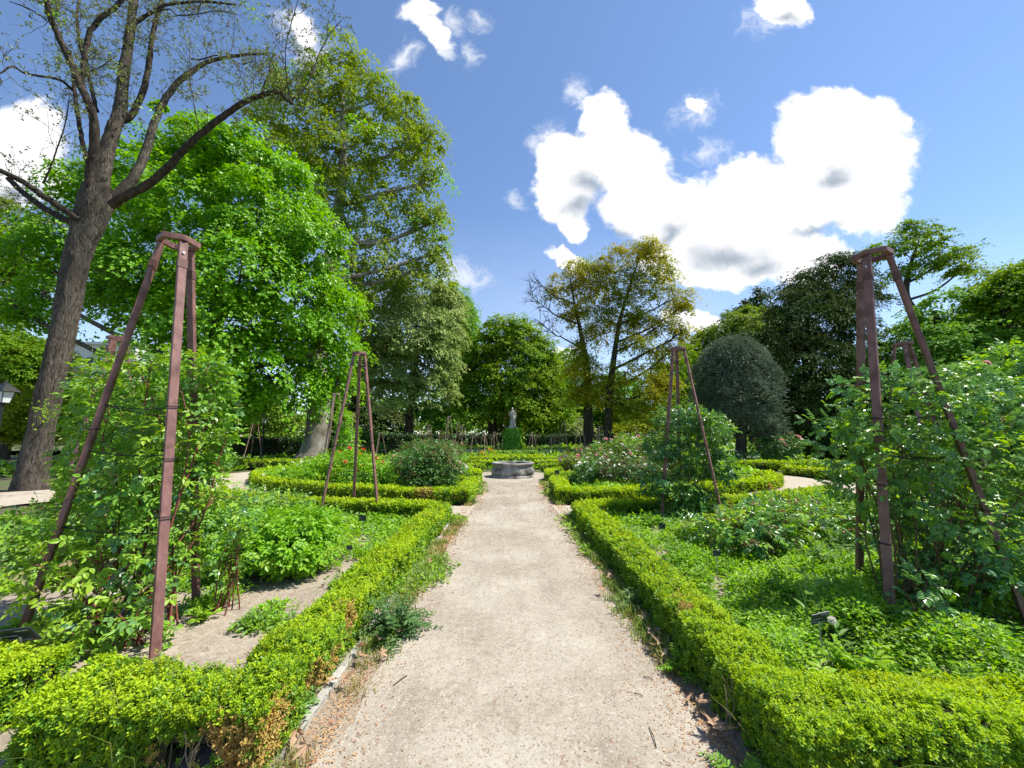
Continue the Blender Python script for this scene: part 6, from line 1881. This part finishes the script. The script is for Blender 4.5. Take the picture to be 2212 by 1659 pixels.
DG = 'dry plane leaves lying along the path edges'
protos = []
spots = [(626, 1603, .15), (661, 1635, .15), (329, 1640, .12), (796, 1392, .13), (780, 1412, .12), (768, 1428, .12), (822, 1420, .1), (872, 1222, .12), (700, 1482, .11), (742, 1480, .1), (868, 1372, .1),
         (1412, 1332, .13), (1402, 1378, .13), (1424, 1402, .13), (1408, 1345, .12), (1545, 1540, .14), (1497, 1514, .1), (1300, 1284, .11), (1337, 1258, .12), (1352, 1240, .12), (1325, 1255, .1), (1335, 1225, .1), (1322, 1204, .1), (1428, 1372, .12), (1452, 1405, .1), (1470, 1425, .12), (1580, 1600, .13), (1605, 1590, .14), (812, 1365, .12), (1648, 1250, .12)]
g = np.random.default_rng(13)
for i, (u, v, s_) in enumerate(spots):
    q = G(u, v, .02)
    if i < 4:
        V, F = dry_leaf_mesh(i)
        o = add_mesh('dry_leaf', [(V, F, 0, False)], [M['dryleaf']])
        protos.append(o)
    else:
        o = protos[i % 4].copy(); col.objects.link(o)
    o.location = (q[0], q[1], .012)
    o.rotation_euler = (g.uniform(-.8, .8), g.uniform(-.8, .8), g.uniform(0, 6.28))
    o.scale = (s_ * g.uniform(1.05, 1.5),) * 3
    o.location.z += s_ * .42
    o.location.x = min(1.05 + .03 * (i % 3), max(-1.09 + .03 * (i % 4), q[0])) if abs(q[0]) < 1.5 else q[0]
    tag(o, 'curled tan plane leaf fallen at the edge of the gravel path', 'dry leaf', DG)


def scatter_flakes(name, label, n, fx, ysamp, size, mat, seed, z=.012):
    g = np.random.default_rng(seed)
    y = ysamp(g, n); x = fx(g, y)
    s = g.uniform(*size, n) * np.maximum(1, np.hypot(x, y) / 3)
    p = np.c_[x, y, np.full(n, z)]
    V, F = leaf_quads(p, nrmz(rand_dirs(g, n) * [1, 1, .15]), nrmz(np.array([0, 0, 1.]) + .45 * rand_dirs(g, n)), s, .6)
    return tag(add_mesh(name, [(V, F, 0, False)], [M[mat]]), label, kind='stuff')


yl = lambda g, n: 1.7 + 11 * g.random(n) ** 1.7
scatter_flakes('leaf_litter', 'orange brown fallen bracts collected along the path margins', 16000, lambda g, y: np.where(g.random(len(y)) < .45, -1, 1.0) * (.97 + np.abs(g.normal(0, .09, len(y))) * np.where(g.random(len(y)) < .75, 1, -1.6)) + .04, yl, (.007, .016), 'litter', 41)
scatter_flakes('path_crumbs', 'reddish crumbs and grit strewn over the path', 5200, lambda g, y: g.normal(.1, .5, len(y)).clip(-.95, 1.0), yl, (.004, .012), 'crumb', 42)
scatter_flakes('leaf_litter', 'dry bits on the soil of the left bed', 1500, lambda g, y: g.uniform(-4, -1.5, len(y)), lambda g, n: g.uniform(2.3, 6, n), (.006, .016), 'litter', 43, z=.03)
# twigs on the path
tg = []
for (u, v, du, dv) in ((1402, 1570, 16, 45), (850, 1480, 30, -22), (1390, 1462, 20, 6), (1370, 1498, 18, 6), (1240, 1175, 14, 2)):
    a, b = G(u, v, .012), G(u + du, v + dv, .012)
    o = add_mesh('fallen_twig', tube_parts([tube(catmull([a, (a + b) / 2 + [.004, .003, .004], b], 5) - a, .0025, 5)], 0), [M['bark_dark']], None)
    o.location = a
    tag(o, 'thin dark twig lying on the gravel path', 'twig', 'fallen twigs on the path')
